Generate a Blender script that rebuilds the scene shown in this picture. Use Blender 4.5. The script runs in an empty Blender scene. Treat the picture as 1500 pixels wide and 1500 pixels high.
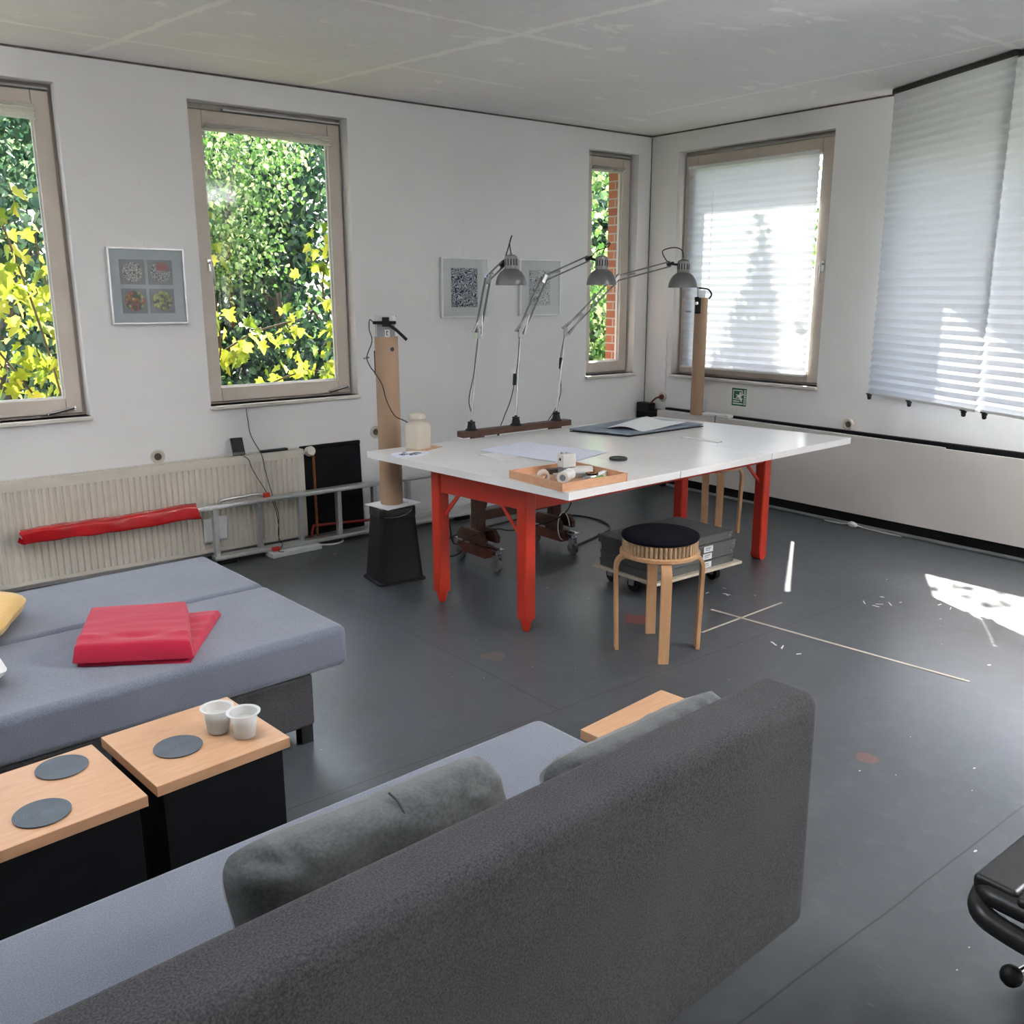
import bpy, math, random
from mathutils import Vector, Matrix, noise
D = bpy.data; SC = bpy.context.scene; COL = SC.collection
R = math.radians; PI = math.pi
rnd = random.Random(7)

# ------------------------------------------------------------------ mesh builder
class MB:
    def __init__(s): s.v = []; s.f = []; s.T = Matrix.Identity(4)
    def at(s, loc=(0, 0, 0), rz=0, rx=0, ry=0):
        s.T = Matrix.Translation(loc) @ Matrix.Rotation(rz, 4, 'Z') @ Matrix.Rotation(ry, 4, 'Y') @ Matrix.Rotation(rx, 4, 'X'); return s
    def add(s, vs, fs):
        n = len(s.v); s.v += [tuple(s.T @ Vector(p)) for p in vs]; s.f += [tuple(i + n for i in f) for f in fs]; return s
    def box(s, x0, x1, y0, y1, z0, z1):
        x0, x1 = sorted((x0, x1)); y0, y1 = sorted((y0, y1)); z0, z1 = sorted((z0, z1))
        return s.add([(x0,y0,z0),(x1,y0,z0),(x1,y1,z0),(x0,y1,z0),(x0,y0,z1),(x1,y0,z1),(x1,y1,z1),(x0,y1,z1)],
                     [(0,3,2,1),(4,5,6,7),(0,1,5,4),(1,2,6,5),(2,3,7,6),(3,0,4,7)])
    def prism(s, pts, z0, z1):            # ccw polygon in xy
        n = len(pts)
        return s.add([(x, y, z0) for x, y in pts] + [(x, y, z1) for x, y in pts],
                     [tuple(reversed(range(n))), tuple(range(n, 2*n))] + [(i, (i+1) % n, n+(i+1) % n, n+i) for i in range(n)])
    def extrude_y(s, pts, y0, y1):        # polygon in xz, extruded along y
        n = len(pts)
        return s.add([(x, y0, z) for x, z in pts] + [(x, y1, z) for x, z in pts],
                     [tuple(range(n)), tuple(reversed(range(n, 2*n)))] + [((i+1) % n, i, n+i, n+(i+1) % n) for i in range(n)])
    def extrude_x(s, pts, x0, x1):        # polygon in yz, extruded along x
        n = len(pts)
        return s.add([(x0, y, z) for y, z in pts] + [(x1, y, z) for y, z in pts],
                     [tuple(reversed(range(n))), tuple(range(n, 2*n))] + [(i, (i+1) % n, n+(i+1) % n, n+i) for i in range(n)])
    def lathe(s, prof, n=32, closed=True):   # prof: list of (r, z) bottom to top
        vs = []; fs = []; m = len(prof)
        for r, z in prof:
            for k in range(n):
                a = 2*PI*k/n; vs.append((r*math.cos(a), r*math.sin(a), z))
        for i in range(m-1):
            for k in range(n):
                k2 = (k+1) % n; fs.append((i*n+k, i*n+k2, (i+1)*n+k2, (i+1)*n+k))
        if closed:
            if prof[0][0] > 1e-6: fs.append(tuple(reversed(range(n))))
            if prof[-1][0] > 1e-6: fs.append(tuple(range((m-1)*n, m*n)))
        return s.add(vs, fs)
    def cyl(s, p0, p1, r0, r1=None, n=16):
        return s.tube([p0, p1], [r0, r0 if r1 is None else r1], n)
    def tube(s, pts, r, n=8, caps=True):
        P = [Vector(p) for p in pts]; m = len(P)
        rr = r if isinstance(r, (list, tuple)) else [r]*m
        t = (P[1]-P[0]).normalized(); up = Vector((0, 0, 1)) if abs(t.z) < .9 else Vector((1, 0, 0))
        a = t.cross(up).normalized(); vs = []; fs = []
        for i in range(m):
            t = (P[min(i+1, m-1)] - P[max(i-1, 0)])
            t = t.normalized() if t.length > 1e-9 else Vector((0, 0, 1))
            a = (a - t*a.dot(t)).normalized(); b = t.cross(a)
            for k in range(n):
                w = 2*PI*k/n; vs.append(tuple(P[i] + (a*math.cos(w) + b*math.sin(w))*rr[i]))
        for i in range(m-1):
            for k in range(n):
                k2 = (k+1) % n; fs.append((i*n+k, i*n+k2, (i+1)*n+k2, (i+1)*n+k))
        if caps: fs += [tuple(reversed(range(n))), tuple(range((m-1)*n, m*n))]
        return s.add(vs, fs)
    def bar(s, p0, p1, w, h, up=(0, 0, 1)):  # rectangular bar between two points
        a, b = Vector(p0), Vector(p1); t = (b-a).normalized(); u = Vector(up)
        x = t.cross(u).normalized(); y = x.cross(t).normalized(); vs = []
        for p in (a, b):
            for i, j in ((-1, -1), (1, -1), (1, 1), (-1, 1)): vs.append(tuple(p + x*(i*w/2) + y*(j*h/2)))
        return s.add(vs, [(0,1,2,3),(7,6,5,4),(0,4,5,1),(1,5,6,2),(2,6,7,3),(3,7,4,0)])
    def ring_xz(s, x0, x1, z0, z1, w, y0, y1, wt=None, wb=None):  # rectangular frame
        wt = wt or w; wb = wb or w
        s.box(x0, x0+w, y0, y1, z0, z1); s.box(x1-w, x1, y0, y1, z0, z1)
        s.box(x0+w, x1-w, y0, y1, z0, z0+wb); return s.box(x0+w, x1-w, y0, y1, z1-wt, z1)
    def grid(s, fn, nu, nv):
        vs = [fn(i/nu, j/nv) for j in range(nv+1) for i in range(nu+1)]
        fs = [(j*(nu+1)+i, j*(nu+1)+i+1, (j+1)*(nu+1)+i+1, (j+1)*(nu+1)+i) for j in range(nv) for i in range(nu)]
        return s.add(vs, fs)

def bez(pts, n=8):                        # Catmull-Rom through points
    P = [Vector(p) for p in pts]; P = [P[0]*2-P[1]] + P + [P[-1]*2-P[-2]]; out = []
    for i in range(1, len(P)-2):
        for k in range(n):
            t = k/n; a, b, c, d = P[i-1:i+3]
            out.append(.5*((2*b) + (c-a)*t + (2*a-5*b+4*c-d)*t*t + (3*b-a-3*c+d)*t**3))
    return out + [P[-2]]

MW = {}
def mesh_obj(name, mb, m, parent=None, world=False, bev=0, seg=3, sub=0, smooth=None, solid=0):
    me = D.meshes.new(name); vs = mb.v
    if world and parent is not None:
        iv = MW[parent].inverted(); vs = [tuple(iv @ Vector(p)) for p in vs]
    me.from_pydata(vs, [], mb.f); me.update()
    for mm in (m if isinstance(m, (list, tuple)) else [m]): me.materials.append(mm)
    if smooth is None: smooth = 35
    if smooth is not False or bev or sub:
        me.polygons.foreach_set('use_smooth', [True]*len(me.polygons))
        if not bev and not sub and smooth is not True: me.set_sharp_from_angle(angle=R(smooth))
    o = D.objects.new(name, me); COL.objects.link(o)
    if parent is not None: o.parent = parent; MW[o] = MW[parent]
    else: MW[o] = Matrix.Identity(4)
    if solid:
        k = o.modifiers.new('Solidify', 'SOLIDIFY'); k.thickness = solid; k.offset = 0
    if bev:
        b = o.modifiers.new('Bevel', 'BEVEL'); b.width = bev; b.segments = seg; b.limit_method = 'ANGLE'; b.angle_limit = R(40)
        b.harden_normals = True
    if sub:
        k = o.modifiers.new('Subsurf', 'SUBSURF'); k.levels = sub; k.render_levels = sub
    return o
def tag(o, label, cat, group=None, kind=None):
    o['label'] = label; o['category'] = cat
    if group: o['group'] = group
    if kind: o['kind'] = kind
    return o
def thing(name, label, cat, loc=(0, 0, 0), rz=0, group=None):
    o = D.objects.new(name, None); COL.objects.link(o); o.location = loc; o.rotation_euler = (0, 0, rz)
    o.empty_display_size = .05
    MW[o] = Matrix.Translation(loc) @ Matrix.Rotation(rz, 4, 'Z'); return tag(o, label, cat, group)
def solo(name, mb, m, label, cat, group=None, **k): return tag(mesh_obj(name, mb, m, **k), label, cat, group)
def struct(name, mb, m, parent=None, **k):
    o = mesh_obj(name, mb, m, parent, **k)
    if parent is None: o['kind'] = 'structure'
    return o
def sthing(name, loc=(0, 0, 0), rz=0):
    o = D.objects.new(name, None); COL.objects.link(o); o.location = loc; o.rotation_euler = (0, 0, rz); o['kind'] = 'structure'
    o.empty_display_size = .05
    MW[o] = Matrix.Translation(loc) @ Matrix.Rotation(rz, 4, 'Z'); return o
def copy_tree(o, parent=None):
    c = o.copy(); COL.objects.link(c)
    if parent is not None: c.parent = parent
    for ch in list(o.children): copy_tree(ch, c)
    return c
def dup(o, loc, rz, label, group=None):
    c = copy_tree(o); c.location = loc; c.rotation_euler = (0, 0, rz); c['label'] = label
    if group: c['group'] = group
    MW[c] = Matrix.Translation(loc) @ Matrix.Rotation(rz, 4, 'Z'); return c

# ------------------------------------------------------------------ materials
class NT:
    def __init__(s, name):
        s.m = D.materials.new(name); s.m.use_nodes = True; s.t = s.m.node_tree; s.t.nodes.clear()
        s.out = s.t.nodes.new('ShaderNodeOutputMaterial')
        s.tc = s.t.nodes.new('ShaderNodeTexCoord')
    def n(s, typ, ins={}, **props):
        x = s.t.nodes.new(typ)
        for k, v in props.items(): setattr(x, k, v)
        for k, v in ins.items():
            if hasattr(v, 'is_output') and v.is_output: s.t.links.new(v, x.inputs[k])
            else: x.inputs[k].default_value = v
        return x
    def M(s, op, a, b=0.0, c=None):
        ins = {0: a, 1: b}
        if c is not None: ins[2] = c
        return s.n('ShaderNodeMath', ins, operation=op).outputs[0]
    def noise(s, scale, detail=4, rough=.55, vec=None, dist=0):
        return s.n('ShaderNodeTexNoise', {'Vector': vec or s.tc.outputs['Object'], 'Scale': scale, 'Detail': detail, 'Roughness': rough, 'Distortion': dist}).outputs[0]
    def ramp(s, f, stops):
        r = s.n('ShaderNodeValToRGB', {0: f}); e = r.color_ramp.elements
        while len(e) < len(stops): e.new(.5)
        for i, (p, c) in enumerate(stops):
            e[i].position = p; e[i].color = (c if isinstance(c, (tuple, list)) else (c, c, c)) + ((1,) if (not isinstance(c, (tuple, list)) or len(c) == 3) else ())
        return r.outputs[0]
    def mix(s, f, a, b):
        c4 = lambda c: c if hasattr(c, 'is_output') else (tuple(c) + (1,) if len(c) == 3 else c)
        x = s.n('ShaderNodeMix', {}, data_type='RGBA')
        for i, v in ((0, f), (6, c4(a)), (7, c4(b))):
            if hasattr(v, 'is_output'): s.t.links.new(v, x.inputs[i])
            else: x.inputs[i].default_value = v
        return x.outputs[2]
    def sep(s, v=None):
        x = s.n('ShaderNodeSeparateXYZ', {0: v or s.tc.outputs['Object']}); return x.outputs
    def bump(s, h, strength=.2, dist=.01):
        return s.n('ShaderNodeBump', {'Height': h, 'Strength': strength, 'Distance': dist}).outputs[0]
    def bsdf(s, col, rough=.5, metal=0, normal=None, **kw):
        b = s.n('ShaderNodeBsdfPrincipled')
        ins = {'Base Color': col if hasattr(col, 'is_output') else tuple(col) + (1,), 'Roughness': rough, 'Metallic': metal}
        if normal is not None: ins['Normal'] = normal
        ins.update({k.replace('_', ' '): v for k, v in kw.items()})
        for k, v in ins.items():
            if hasattr(v, 'is_output'): s.t.links.new(v, b.inputs[k])
            else: b.inputs[k].default_value = v
        return b.outputs[0]
    def end(s, sh): s.t.links.new(sh, s.out.inputs[0]); return s.m
def mat(name, col, rough=.5, metal=0, var=.12, scale=12, bump=0, bscale=60, **kw):
    t = NT(name); f = t.noise(scale)
    lo = [max(0, c*(1-var)) for c in col]; hi = [min(1, c*(1+var)) for c in col]
    c = t.mix(t.ramp(f, [(.3, 0.), (.7, 1.)]), lo, hi)
    nm = t.bump(t.noise(bscale, 5), bump, .004) if bump else None
    return t.end(t.bsdf(c, rough, metal, nm, **kw))
def fabric(name, col, col2, scale=260, rough=.95, sheen=.35, stretch=(1, 1, 1), bump=.35):
    t = NT(name); mp = t.n('ShaderNodeMapping', {'Vector': t.tc.outputs['Object'], 'Scale': stretch}).outputs[0]
    f = t.noise(scale, 3, .7, mp); g = t.noise(6, 3)
    c = t.mix(t.ramp(f, [(.35, 0.), (.65, 1.)]), col, col2)
    c = t.mix(t.M('MULTIPLY', t.ramp(g, [(.35, 0.), (.7, 1.)]), .18), c, tuple(x*1.3 for x in col2))
    return t.end(t.bsdf(c, rough, 0, t.bump(f, bump, .002), Sheen_Weight=sheen, Sheen_Roughness=.6, Specular_IOR_Level=.12))
def wood(name, a, b, rough=.4, axis=(1, 12, 12), scale=6, bump=.05):
    t = NT(name); mp = t.n('ShaderNodeMapping', {'Vector': t.tc.outputs['Object'], 'Scale': axis}).outputs[0]
    f = t.noise(scale, 5, .6, mp, .6); c = t.mix(t.ramp(f, [(.3, 0.), (.7, 1.)]), a, b)
    return t.end(t.bsdf(c, rough, 0, t.bump(f, bump, .002)))

def wall_mat():
    t = NT('white_plaster'); big = t.noise(1.4, 5, .6); fine = t.noise(28, 6, .7)
    c = t.mix(t.ramp(big, [(.3, 0.), (.75, 1.)]), (.79, .785, .775), (.85, .845, .835))
    sc = t.ramp(t.noise(9, 6, .75, dist=.8), [(.70, 0.), (.78, 1.)])
    c = t.mix(t.M('MULTIPLY', sc, .22), c, (.56, .54, .51))
    return t.end(t.bsdf(c, .75, 0, t.bump(fine, .25, .004)))
def ceiling_mat():
    t = NT('bare_ceiling_board'); x, y, z = t.sep()
    w = t.M('MULTIPLY', t.M('SUBTRACT', t.noise(4, 4), .5), .05)
    def line(e, wd, lo=None, along=None, hi=None):
        d = t.M('ABSOLUTE', t.M('ADD', e, w)); k = t.M('LESS_THAN', d, t.M('MULTIPLY', t.ramp(t.noise(7, 3), [(.25, .15), (.7, 1.)]), wd))
        if lo is not None: k = t.M('MULTIPLY', k, t.M('MULTIPLY', t.M('GREATER_THAN', along, lo), t.M('LESS_THAN', along, hi)))
        return k
    tilt = t.M('ADD', x, t.M('MULTIPLY', y, .17))
    masks = [line(t.M('ADD', tilt, 2.93), .04), line(t.M('ADD', x, .70), .022, -4.2, y, -.6),
             line(t.M('ADD', y, 1.655), .030, -3.6, x, -2.2), line(t.M('ADD', y, .75), .022, -2.8, x, -1.9),
             line(t.M('ADD', y, .17), .02, -1.2, x, -.4), line(t.M('ADD', y, .42), .02, -4.6, x, -3.35),
             line(t.M('ADD', tilt, 4.15), .03), line(t.M('ADD', y, 2.95), .03, -1.2, x, .0), line(t.M('ADD', y, 3.1), .03, -8, x, -3)]
    m = masks[0]
    for k in masks[1:]: m = t.M('MAXIMUM', m, k)
    mp = t.n('ShaderNodeMapping', {'Vector': t.tc.outputs['Object'], 'Scale': (1., 2.2, 1.), 'Rotation': (0, 0, .6)}).outputs[0]
    patch = t.ramp(t.noise(3.1, 4, .6, mp, .4), [(.625, 0.), (.655, 1.)])
    cloud = t.noise(.9, 6, .65)
    base = t.mix(t.ramp(cloud, [(.3, 0.), (.7, 1.)]), (.70, .685, .68), (.79, .775, .77))
    base = t.mix(t.M('MULTIPLY', t.ramp(t.noise(14, 6, .7), [(.4, 0.), (.7, 1.)]), .35), base, (.84, .825, .82))
    c = t.mix(t.M('MULTIPLY', patch, .6), base, (.90, .885, .85))
    c = t.mix(t.M('MULTIPLY', m, .62), c, (.93, .91, .87))
    return t.end(t.bsdf(c, .9, 0, t.bump(t.noise(20, 6, .7), .25, .004)))
def floor_mat():
    t = NT('grey_studio_floor'); x, y, z = t.sep()
    cl = t.noise(1.1, 6, .65); fi = t.noise(11, 6, .7)
    c = t.mix(t.ramp(cl, [(.3, 0.), (.7, 1.)]), (.055, .060, .066), (.092, .099, .108))
    c = t.mix(t.M('MULTIPLY', t.ramp(fi, [(.5, 0.), (.75, 1.)]), .22), c, (.17, .18, .185))
    mp = t.n('ShaderNodeMapping', {'Vector': t.tc.outputs['Object'], 'Scale': (14, 2.2, 1), 'Rotation': (0, 0, .5)}).outputs[0]
    c = t.mix(t.M('MULTIPLY', t.ramp(t.noise(4, 5, .7, mp, .5), [(.66, 0.), (.74, 1.)]), .30), c, (.30, .31, .32))
    w = t.M('MULTIPLY', t.M('SUBTRACT', t.noise(3, 2), .5), .012)
    seam = None
    for ax, v in ((y, 1.47), (y, 2.87), (y, 4.27), (y, 5.67), (x, 1.42), (x, 3.45), (x, 5.48)):
        k = t.M('LESS_THAN', t.M('ABSOLUTE', t.M('ADD', t.M('ADD', ax, v), w)), .0028); k = t.M('MULTIPLY', k, t.M('GREATER_THAN', y, -2.88)) if v == 3.45 else k; seam = k if seam is None else t.M('MAXIMUM', seam, k)
    c = t.mix(t.M('MULTIPLY', seam, .6), c, (.02, .021, .022))
    # paint flecks
    fl = None
    for sc, thr, st in ((7.5, .05, .80), (16, .05, .88), (3.3, .035, .72)):
        mpp = t.n('ShaderNodeMapping', {'Vector': t.tc.outputs['Object'], 'Scale': (1, 1.9, 1), 'Rotation': (0, 0, sc)}).outputs[0]
        wv = t.n('ShaderNodeMix', {0: .12}, data_type='VECTOR')
        t.t.links.new(mpp, wv.inputs[4]); t.t.links.new(t.n('ShaderNodeTexNoise', {'Scale': 24., 'Detail': 2.}).outputs[1], wv.inputs[5])
        v = t.n('ShaderNodeTexVoronoi', {'Vector': wv.outputs[1], 'Scale': sc})
        k = t.M('MULTIPLY', t.M('LESS_THAN', v.outputs['Distance'], thr), t.M('GREATER_THAN', t.n('ShaderNodeSeparateColor', {0: v.outputs['Color']}).outputs[0], st))
        fl = k if fl is None else t.M('MAXIMUM', fl, k)
    c = t.mix(t.M('MULTIPLY', fl, .8), c, (.62, .60, .56))
    def blob(cx, cy, r, col, amt):
        nonlocal c
        dx = t.M('ADD', x, -cx); dy = t.M('ADD', y, -cy)
        d = t.M('SQRT', t.M('ADD', t.M('MULTIPLY', dx, dx), t.M('MULTIPLY', dy, dy)))
        d = t.M('ADD', d, t.M('MULTIPLY', t.M('SUBTRACT', t.noise(14, 4), .5), r*1.6))
        c = t.mix(t.M('MULTIPLY', t.M('LESS_THAN', d, r), amt), c, col)
    blob(-2.50, -2.36, .07, (.22, .045, .03), .7); blob(-2.876, -3.80, .035, (.22, .09, .06), .5); blob(-3.32, -2.30, .05, (.26, .18, .11), .3)
    rg = t.M('MULTIPLY_ADD', t.noise(2.2, 5, .6), .30, .19)
    return t.end(t.bsdf(c, rg, 0, t.bump(t.noise(45, 4), .10, .002), Specular_IOR_Level=.36))

def glass_mat():
    t = NT('window_glass'); lw = t.n('ShaderNodeLayerWeight', {'Blend': .5}).outputs['Facing']
    f = t.M('ADD', t.M('MULTIPLY', t.M('POWER', lw, 4.0), .9), .03)
    a = t.n('ShaderNodeBsdfTransparent', {0: (.96, .98, .97, 1)}).outputs[0]; b = t.n('ShaderNodeBsdfGlossy', {'Roughness': .0}).outputs[0]
    return t.end(t.n('ShaderNodeMixShader', {0: f, 1: a, 2: b}).outputs[0])
def sheet_mat(name, col, trans=.5, rough=.8, tcol=None):
    t = NT(name); c = t.mix(t.noise(30), tuple(x*.96 for x in col), col)
    d = t.n('ShaderNodeBsdfDiffuse', {0: c, 1: rough}).outputs[0]
    q = t.n('ShaderNodeBsdfTranslucent', {0: (tuple(tcol or col) + (1,))}).outputs[0]
    return t.end(t.n('ShaderNodeMixShader', {0: trans, 1: d, 2: q}).outputs[0])
def leaf_mat(name, a, b, c2=None, trans=.45, scale=2.2):
    t = NT(name); g = t.n('ShaderNodeNewGeometry')
    f = t.noise(scale, 4, .65); r = g.outputs['Random Per Island']
    c = t.mix(t.ramp(t.M('ADD', t.M('MULTIPLY', f, .6), t.M('MULTIPLY', r, .45)), [(.3, 0.), (.75, 1.)]), a, b)
    if c2: c = t.mix(t.M('GREATER_THAN', r, .72), c, c2)
    d = t.bsdf(c, .45, 0); q = t.n('ShaderNodeBsdfTranslucent', {0: c}).outputs[0]
    return t.end(t.n('ShaderNodeMixShader', {0: trans, 1: d, 2: q}).outputs[0])
def frosted(name, col, trans=.6):
    t = NT(name); b = t.bsdf(col, .25, 0, None, Transmission_Weight=0.0)
    tr = t.n('ShaderNodeBsdfTransparent', {0: tuple(col) + (1,)}).outputs[0]; tl = t.n('ShaderNodeBsdfTranslucent', {0: tuple(col) + (1,)}).outputs[0]
    k = t.n('ShaderNodeMixShader', {0: .5, 1: tl, 2: tr}).outputs[0]
    return t.end(t.n('ShaderNodeMixShader', {0: trans, 1: b, 2: k}).outputs[0])
def brick_mat():
    t = NT('red_brick'); x, y, z = t.sep()
    u = t.M('ADD', x, y); vec = t.n('ShaderNodeCombineXYZ', {0: u, 1: z}).outputs[0]
    b = t.n('ShaderNodeTexBrick', {'Vector': vec, 'Color1': (.36, .11, .06, 1), 'Color2': (.46, .17, .09, 1), 'Mortar': (.42, .38, .33, 1), 'Scale': 1., 'Mortar Size': .006, 'Brick Width': .22, 'Row Height': .066})
    return t.end(t.bsdf(b.outputs[0], .9, 0, t.bump(b.outputs[1], -.5, .01)))
def line_print_mat(name, ink, paper, sx, sz, thr):
    t = NT(name); mp = t.n('ShaderNodeMapping', {'Vector': t.tc.outputs['Object'], 'Scale': (sx, 1, sz)}).outputs[0]
    f = t.noise(1., 2, .5, mp, 1.2); k = t.M('SINE', t.M('MULTIPLY', f, 60)); 
    return t.end(t.bsdf(t.mix(t.M('GREATER_THAN', k, thr), paper, ink), .7))
def bowl_photo_mat(name, kind, cx, cz):
    t = NT(name); x, y, z = t.sep(); dx = t.M('ADD', x, -cx); dz = t.M('ADD', z, -cz)
    d = t.M('SQRT', t.M('ADD', t.M('MULTIPLY', dx, dx), t.M('MULTIPLY', dz, dz)))
    bg = t.mix(t.noise(9), (.10, .10, .11), (.19, .19, .21)); inside = t.M('LESS_THAN', d, .052)
    v = t.n('ShaderNodeTexVoronoi', {'Vector': t.tc.outputs['Object'], 'Scale': 62. if kind > 1 else 78., 'Randomness': .9})
    ve = t.n('ShaderNodeTexVoronoi', {'Vector': t.tc.outputs['Object'], 'Scale': 78.}, feature='DISTANCE_TO_EDGE').outputs[0]
    rc = t.n('ShaderNodeSeparateColor', {0: v.outputs['Color']}).outputs[0]
    if kind <= 1:
        c = t.mix(t.M('LESS_THAN', ve, .10), (.50, .50, .50) if kind == 0 else (.42, .40, .40), (.015, .015, .015))
        if kind == 1: c = t.mix(t.M('MULTIPLY', t.M('GREATER_THAN', dz, .008), t.M('GREATER_THAN', dx, -.02)), c, (.20, .03, .03))
        inside = t.M('LESS_THAN', t.M('ADD', d, t.M('MULTIPLY', t.noise(40), .02)), .062)
    else:
        c = t.ramp(rc, [(0, (.30, .03, .02)), (.3, (.38, .10, .03)), (.55, (.25, .26, .05)), (.8, (.40, .42, .14))]) if kind == 2 else t.ramp(rc, [(0, (.12, .15, .03)), (.5, (.30, .34, .07)), (.9, (.46, .50, .20))])
        c = t.mix(t.ramp(v.outputs['Distance'], [(.35, 0.), (.75, 1.)]), c, (.012, .010, .008))
    return t.end(t.bsdf(t.mix(inside, bg, c), .35))

WALL = wall_mat(); CEIL = ceiling_mat(); FLOOR = floor_mat(); GLASS = glass_mat(); BRICK = brick_mat()
FRAME = mat('cream_window_paint', (.60, .53, .46), .45, var=.06, scale=5, bump=.05)
FRAME2 = mat('dull_window_paint', (.42, .37, .32), .5, var=.15, scale=9)
SILL = mat('sill_paint', (.66, .62, .57), .55, var=.1, scale=8, bump=.08)
DARKGAP = mat('dark_gap', (.045, .04, .038), .8, var=.4, scale=30)
GAP2 = mat('brown_gap', (.13, .105, .09), .8, var=.5, scale=14)
WHITE = mat('white_laminate', (.80, .79, .775), .22, var=.03, scale=4)
WHITEM = mat('matt_white', (.78, .775, .765), .6, var=.04)
PAPER = mat('white_paper', (.86, .86, .86), .8, var=.02)
PAPERB = mat('bluish_paper', (.74, .76, .86), .8, var=.02)
CARD = mat('pale_card', (.72, .70, .69), .8, var=.03)
RED = mat('red_paint', (.58, .036, .014), .42, var=.10, scale=6, bump=.08, bscale=14)
BLACK = mat('black_plastic', (.008, .008, .009), .5, var=.2, Specular_IOR_Level=.3)
BLACKM = mat('matt_black_board', (.006, .0065, .008), .7, var=.25, Specular_IOR_Level=.18)
BLACKSOFT = mat('soft_black_felt', (.005, .005, .009), .95, var=.2, Specular_IOR_Level=.1)
CABLE = mat('black_cable', (.010, .009, .009), .5)
WCABLE = mat('white_cable', (.70, .69, .66), .5)
CHROME = mat('chrome', (.72, .72, .73), .18, 1., var=.03)
STEEL = mat('grey_steel', (.42, .42, .42), .35, .9, var=.08)
ALU = mat('brushed_aluminium', (.62, .63, .64), .38, .85, var=.08, scale=20)
LAMPG = mat('silver_lamp_paint', (.20, .20, .20), .42, .55, var=.05)
ARM = mat('lamp_arm_steel', (.16, .16, .155), .42, .6, var=.05)
KRAFT = mat('kraft_cardboard', (.40, .265, .17), .75, var=.06, scale=5)
CORRUG = mat('corrugated_edge', (.43, .29, .17), .9, var=.25, scale=40)
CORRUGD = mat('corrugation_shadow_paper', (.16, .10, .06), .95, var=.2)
BEECH = wood('beech_veneer', (.52, .29, .16), (.585, .345, .20), .38, (2, 14, 14))
BIRCH = wood('birch_bentwood', (.47, .26, .125), (.56, .33, .17), .40, (10, 10, 2), 5)
TRAYW = wood('pear_wood', (.56, .29, .155), (.66, .37, .215), .45, (3, 12, 12))
DARKW = wood('stained_brown_wood', (.060, .026, .016), (.125, .055, .033), .5, (4, 4, 9), 5, .15)
DARKW2 = wood('worn_red_brown_wood', (.11, .034, .020), (.19, .066, .038), .45, (4, 4, 4), 5, .15)
PLY = wood('pale_plywood', (.55, .47, .36), (.66, .58, .46), .6, (2, 12, 12))
RADI = mat('cream_radiator_enamel', (.66, .615, .535), .35, var=.05, scale=6)
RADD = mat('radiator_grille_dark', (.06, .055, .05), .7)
COPPER = mat('copper_pipe', (.40, .13, .05), .4, .6, var=.3)
REDPLA = mat('glossy_red_film', (.50, .012, .016), .16, var=.15, scale=9, bump=.25, bscale=22)
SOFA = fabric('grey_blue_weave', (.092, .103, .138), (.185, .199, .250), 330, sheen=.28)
SOFA_SHADE = fabric('grey_weave_shaded', (.028, .027, .030), (.082, .080, .084), 290, sheen=.05)  # darker copy of the sofa weave, shade put into backrest and base colour
PILLOW = fabric('dark_grey_velvet', (.045, .048, .050), (.085, .09, .092), 140, .9, .3, bump=.2)
BLANKET = fabric('crimson_cotton', (.38, .007, .032), (.47, .012, .048), 200, .9, .2, (1, 4, 1), .25)
YELLOW = fabric('ochre_linen', (.62, .36, .08), (.72, .46, .14), 240)
PALEC = fabric('pale_linen', (.62, .62, .60), (.70, .70, .68), 240)
GREYBOX = mat('grey_linen_board', (.115, .112, .106), .8, var=.10, scale=30, bump=.15, bscale=200)
SIGNG = mat('sign_green', (.008, .135, .075), .4, var=.03)
SIGNW = mat('sign_white', (.82, .84, .80), .4, var=.02)
INK = mat('dark_ink', (.03, .03, .03), .7)
BLIND = sheet_mat('pleated_blind_fabric', (.74, .75, .77), .30, .8, (.44, .46, .50))
CRUMP = sheet_mat('crumpled_blind_fabric', (.84, .82, .78), .35)
LEATHER = mat('black_leather', (.020, .020, .021), .38, var=.2, scale=30, bump=.12, bscale=120)
JAR = frosted('cloudy_plastic_jar', (.86, .80, .70), .45)
CUPM = frosted('clear_plastic_cup', (.90, .92, .92), .62)
COAST = mat('slate_rubber', (.11, .13, .155), .65, var=.1)
ORANGE = mat('orange_brown_plastic', (.40, .14, .04), .5)
GREENP = mat('green_plastic', (.12, .35, .06), .5)
PORTF = mat('slate_portfolio_cloth', (.20, .24, .30), .7, var=.06)
PLATE = mat('grey_perspex_plate', (.33, .34, .36), .35, var=.05)
BARK = mat('bark', (.10, .075, .055), .9, var=.3, scale=8, bump=.5, bscale=20)
GRASS = mat('garden_lawn', (.09, .12, .05), .9, var=.4, scale=3)
SOCK = mat('socket_cream', (.58, .52, .45), .4, var=.04)
MAROON = mat('maroon_plug', (.13, .028, .022), .5)
LINEN_M = mat('picture_mount', (.62, .63, .625), .7, var=.02)
GREYM = mat('grey_mount', (.38, .41, .45), .7, var=.03)

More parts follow.
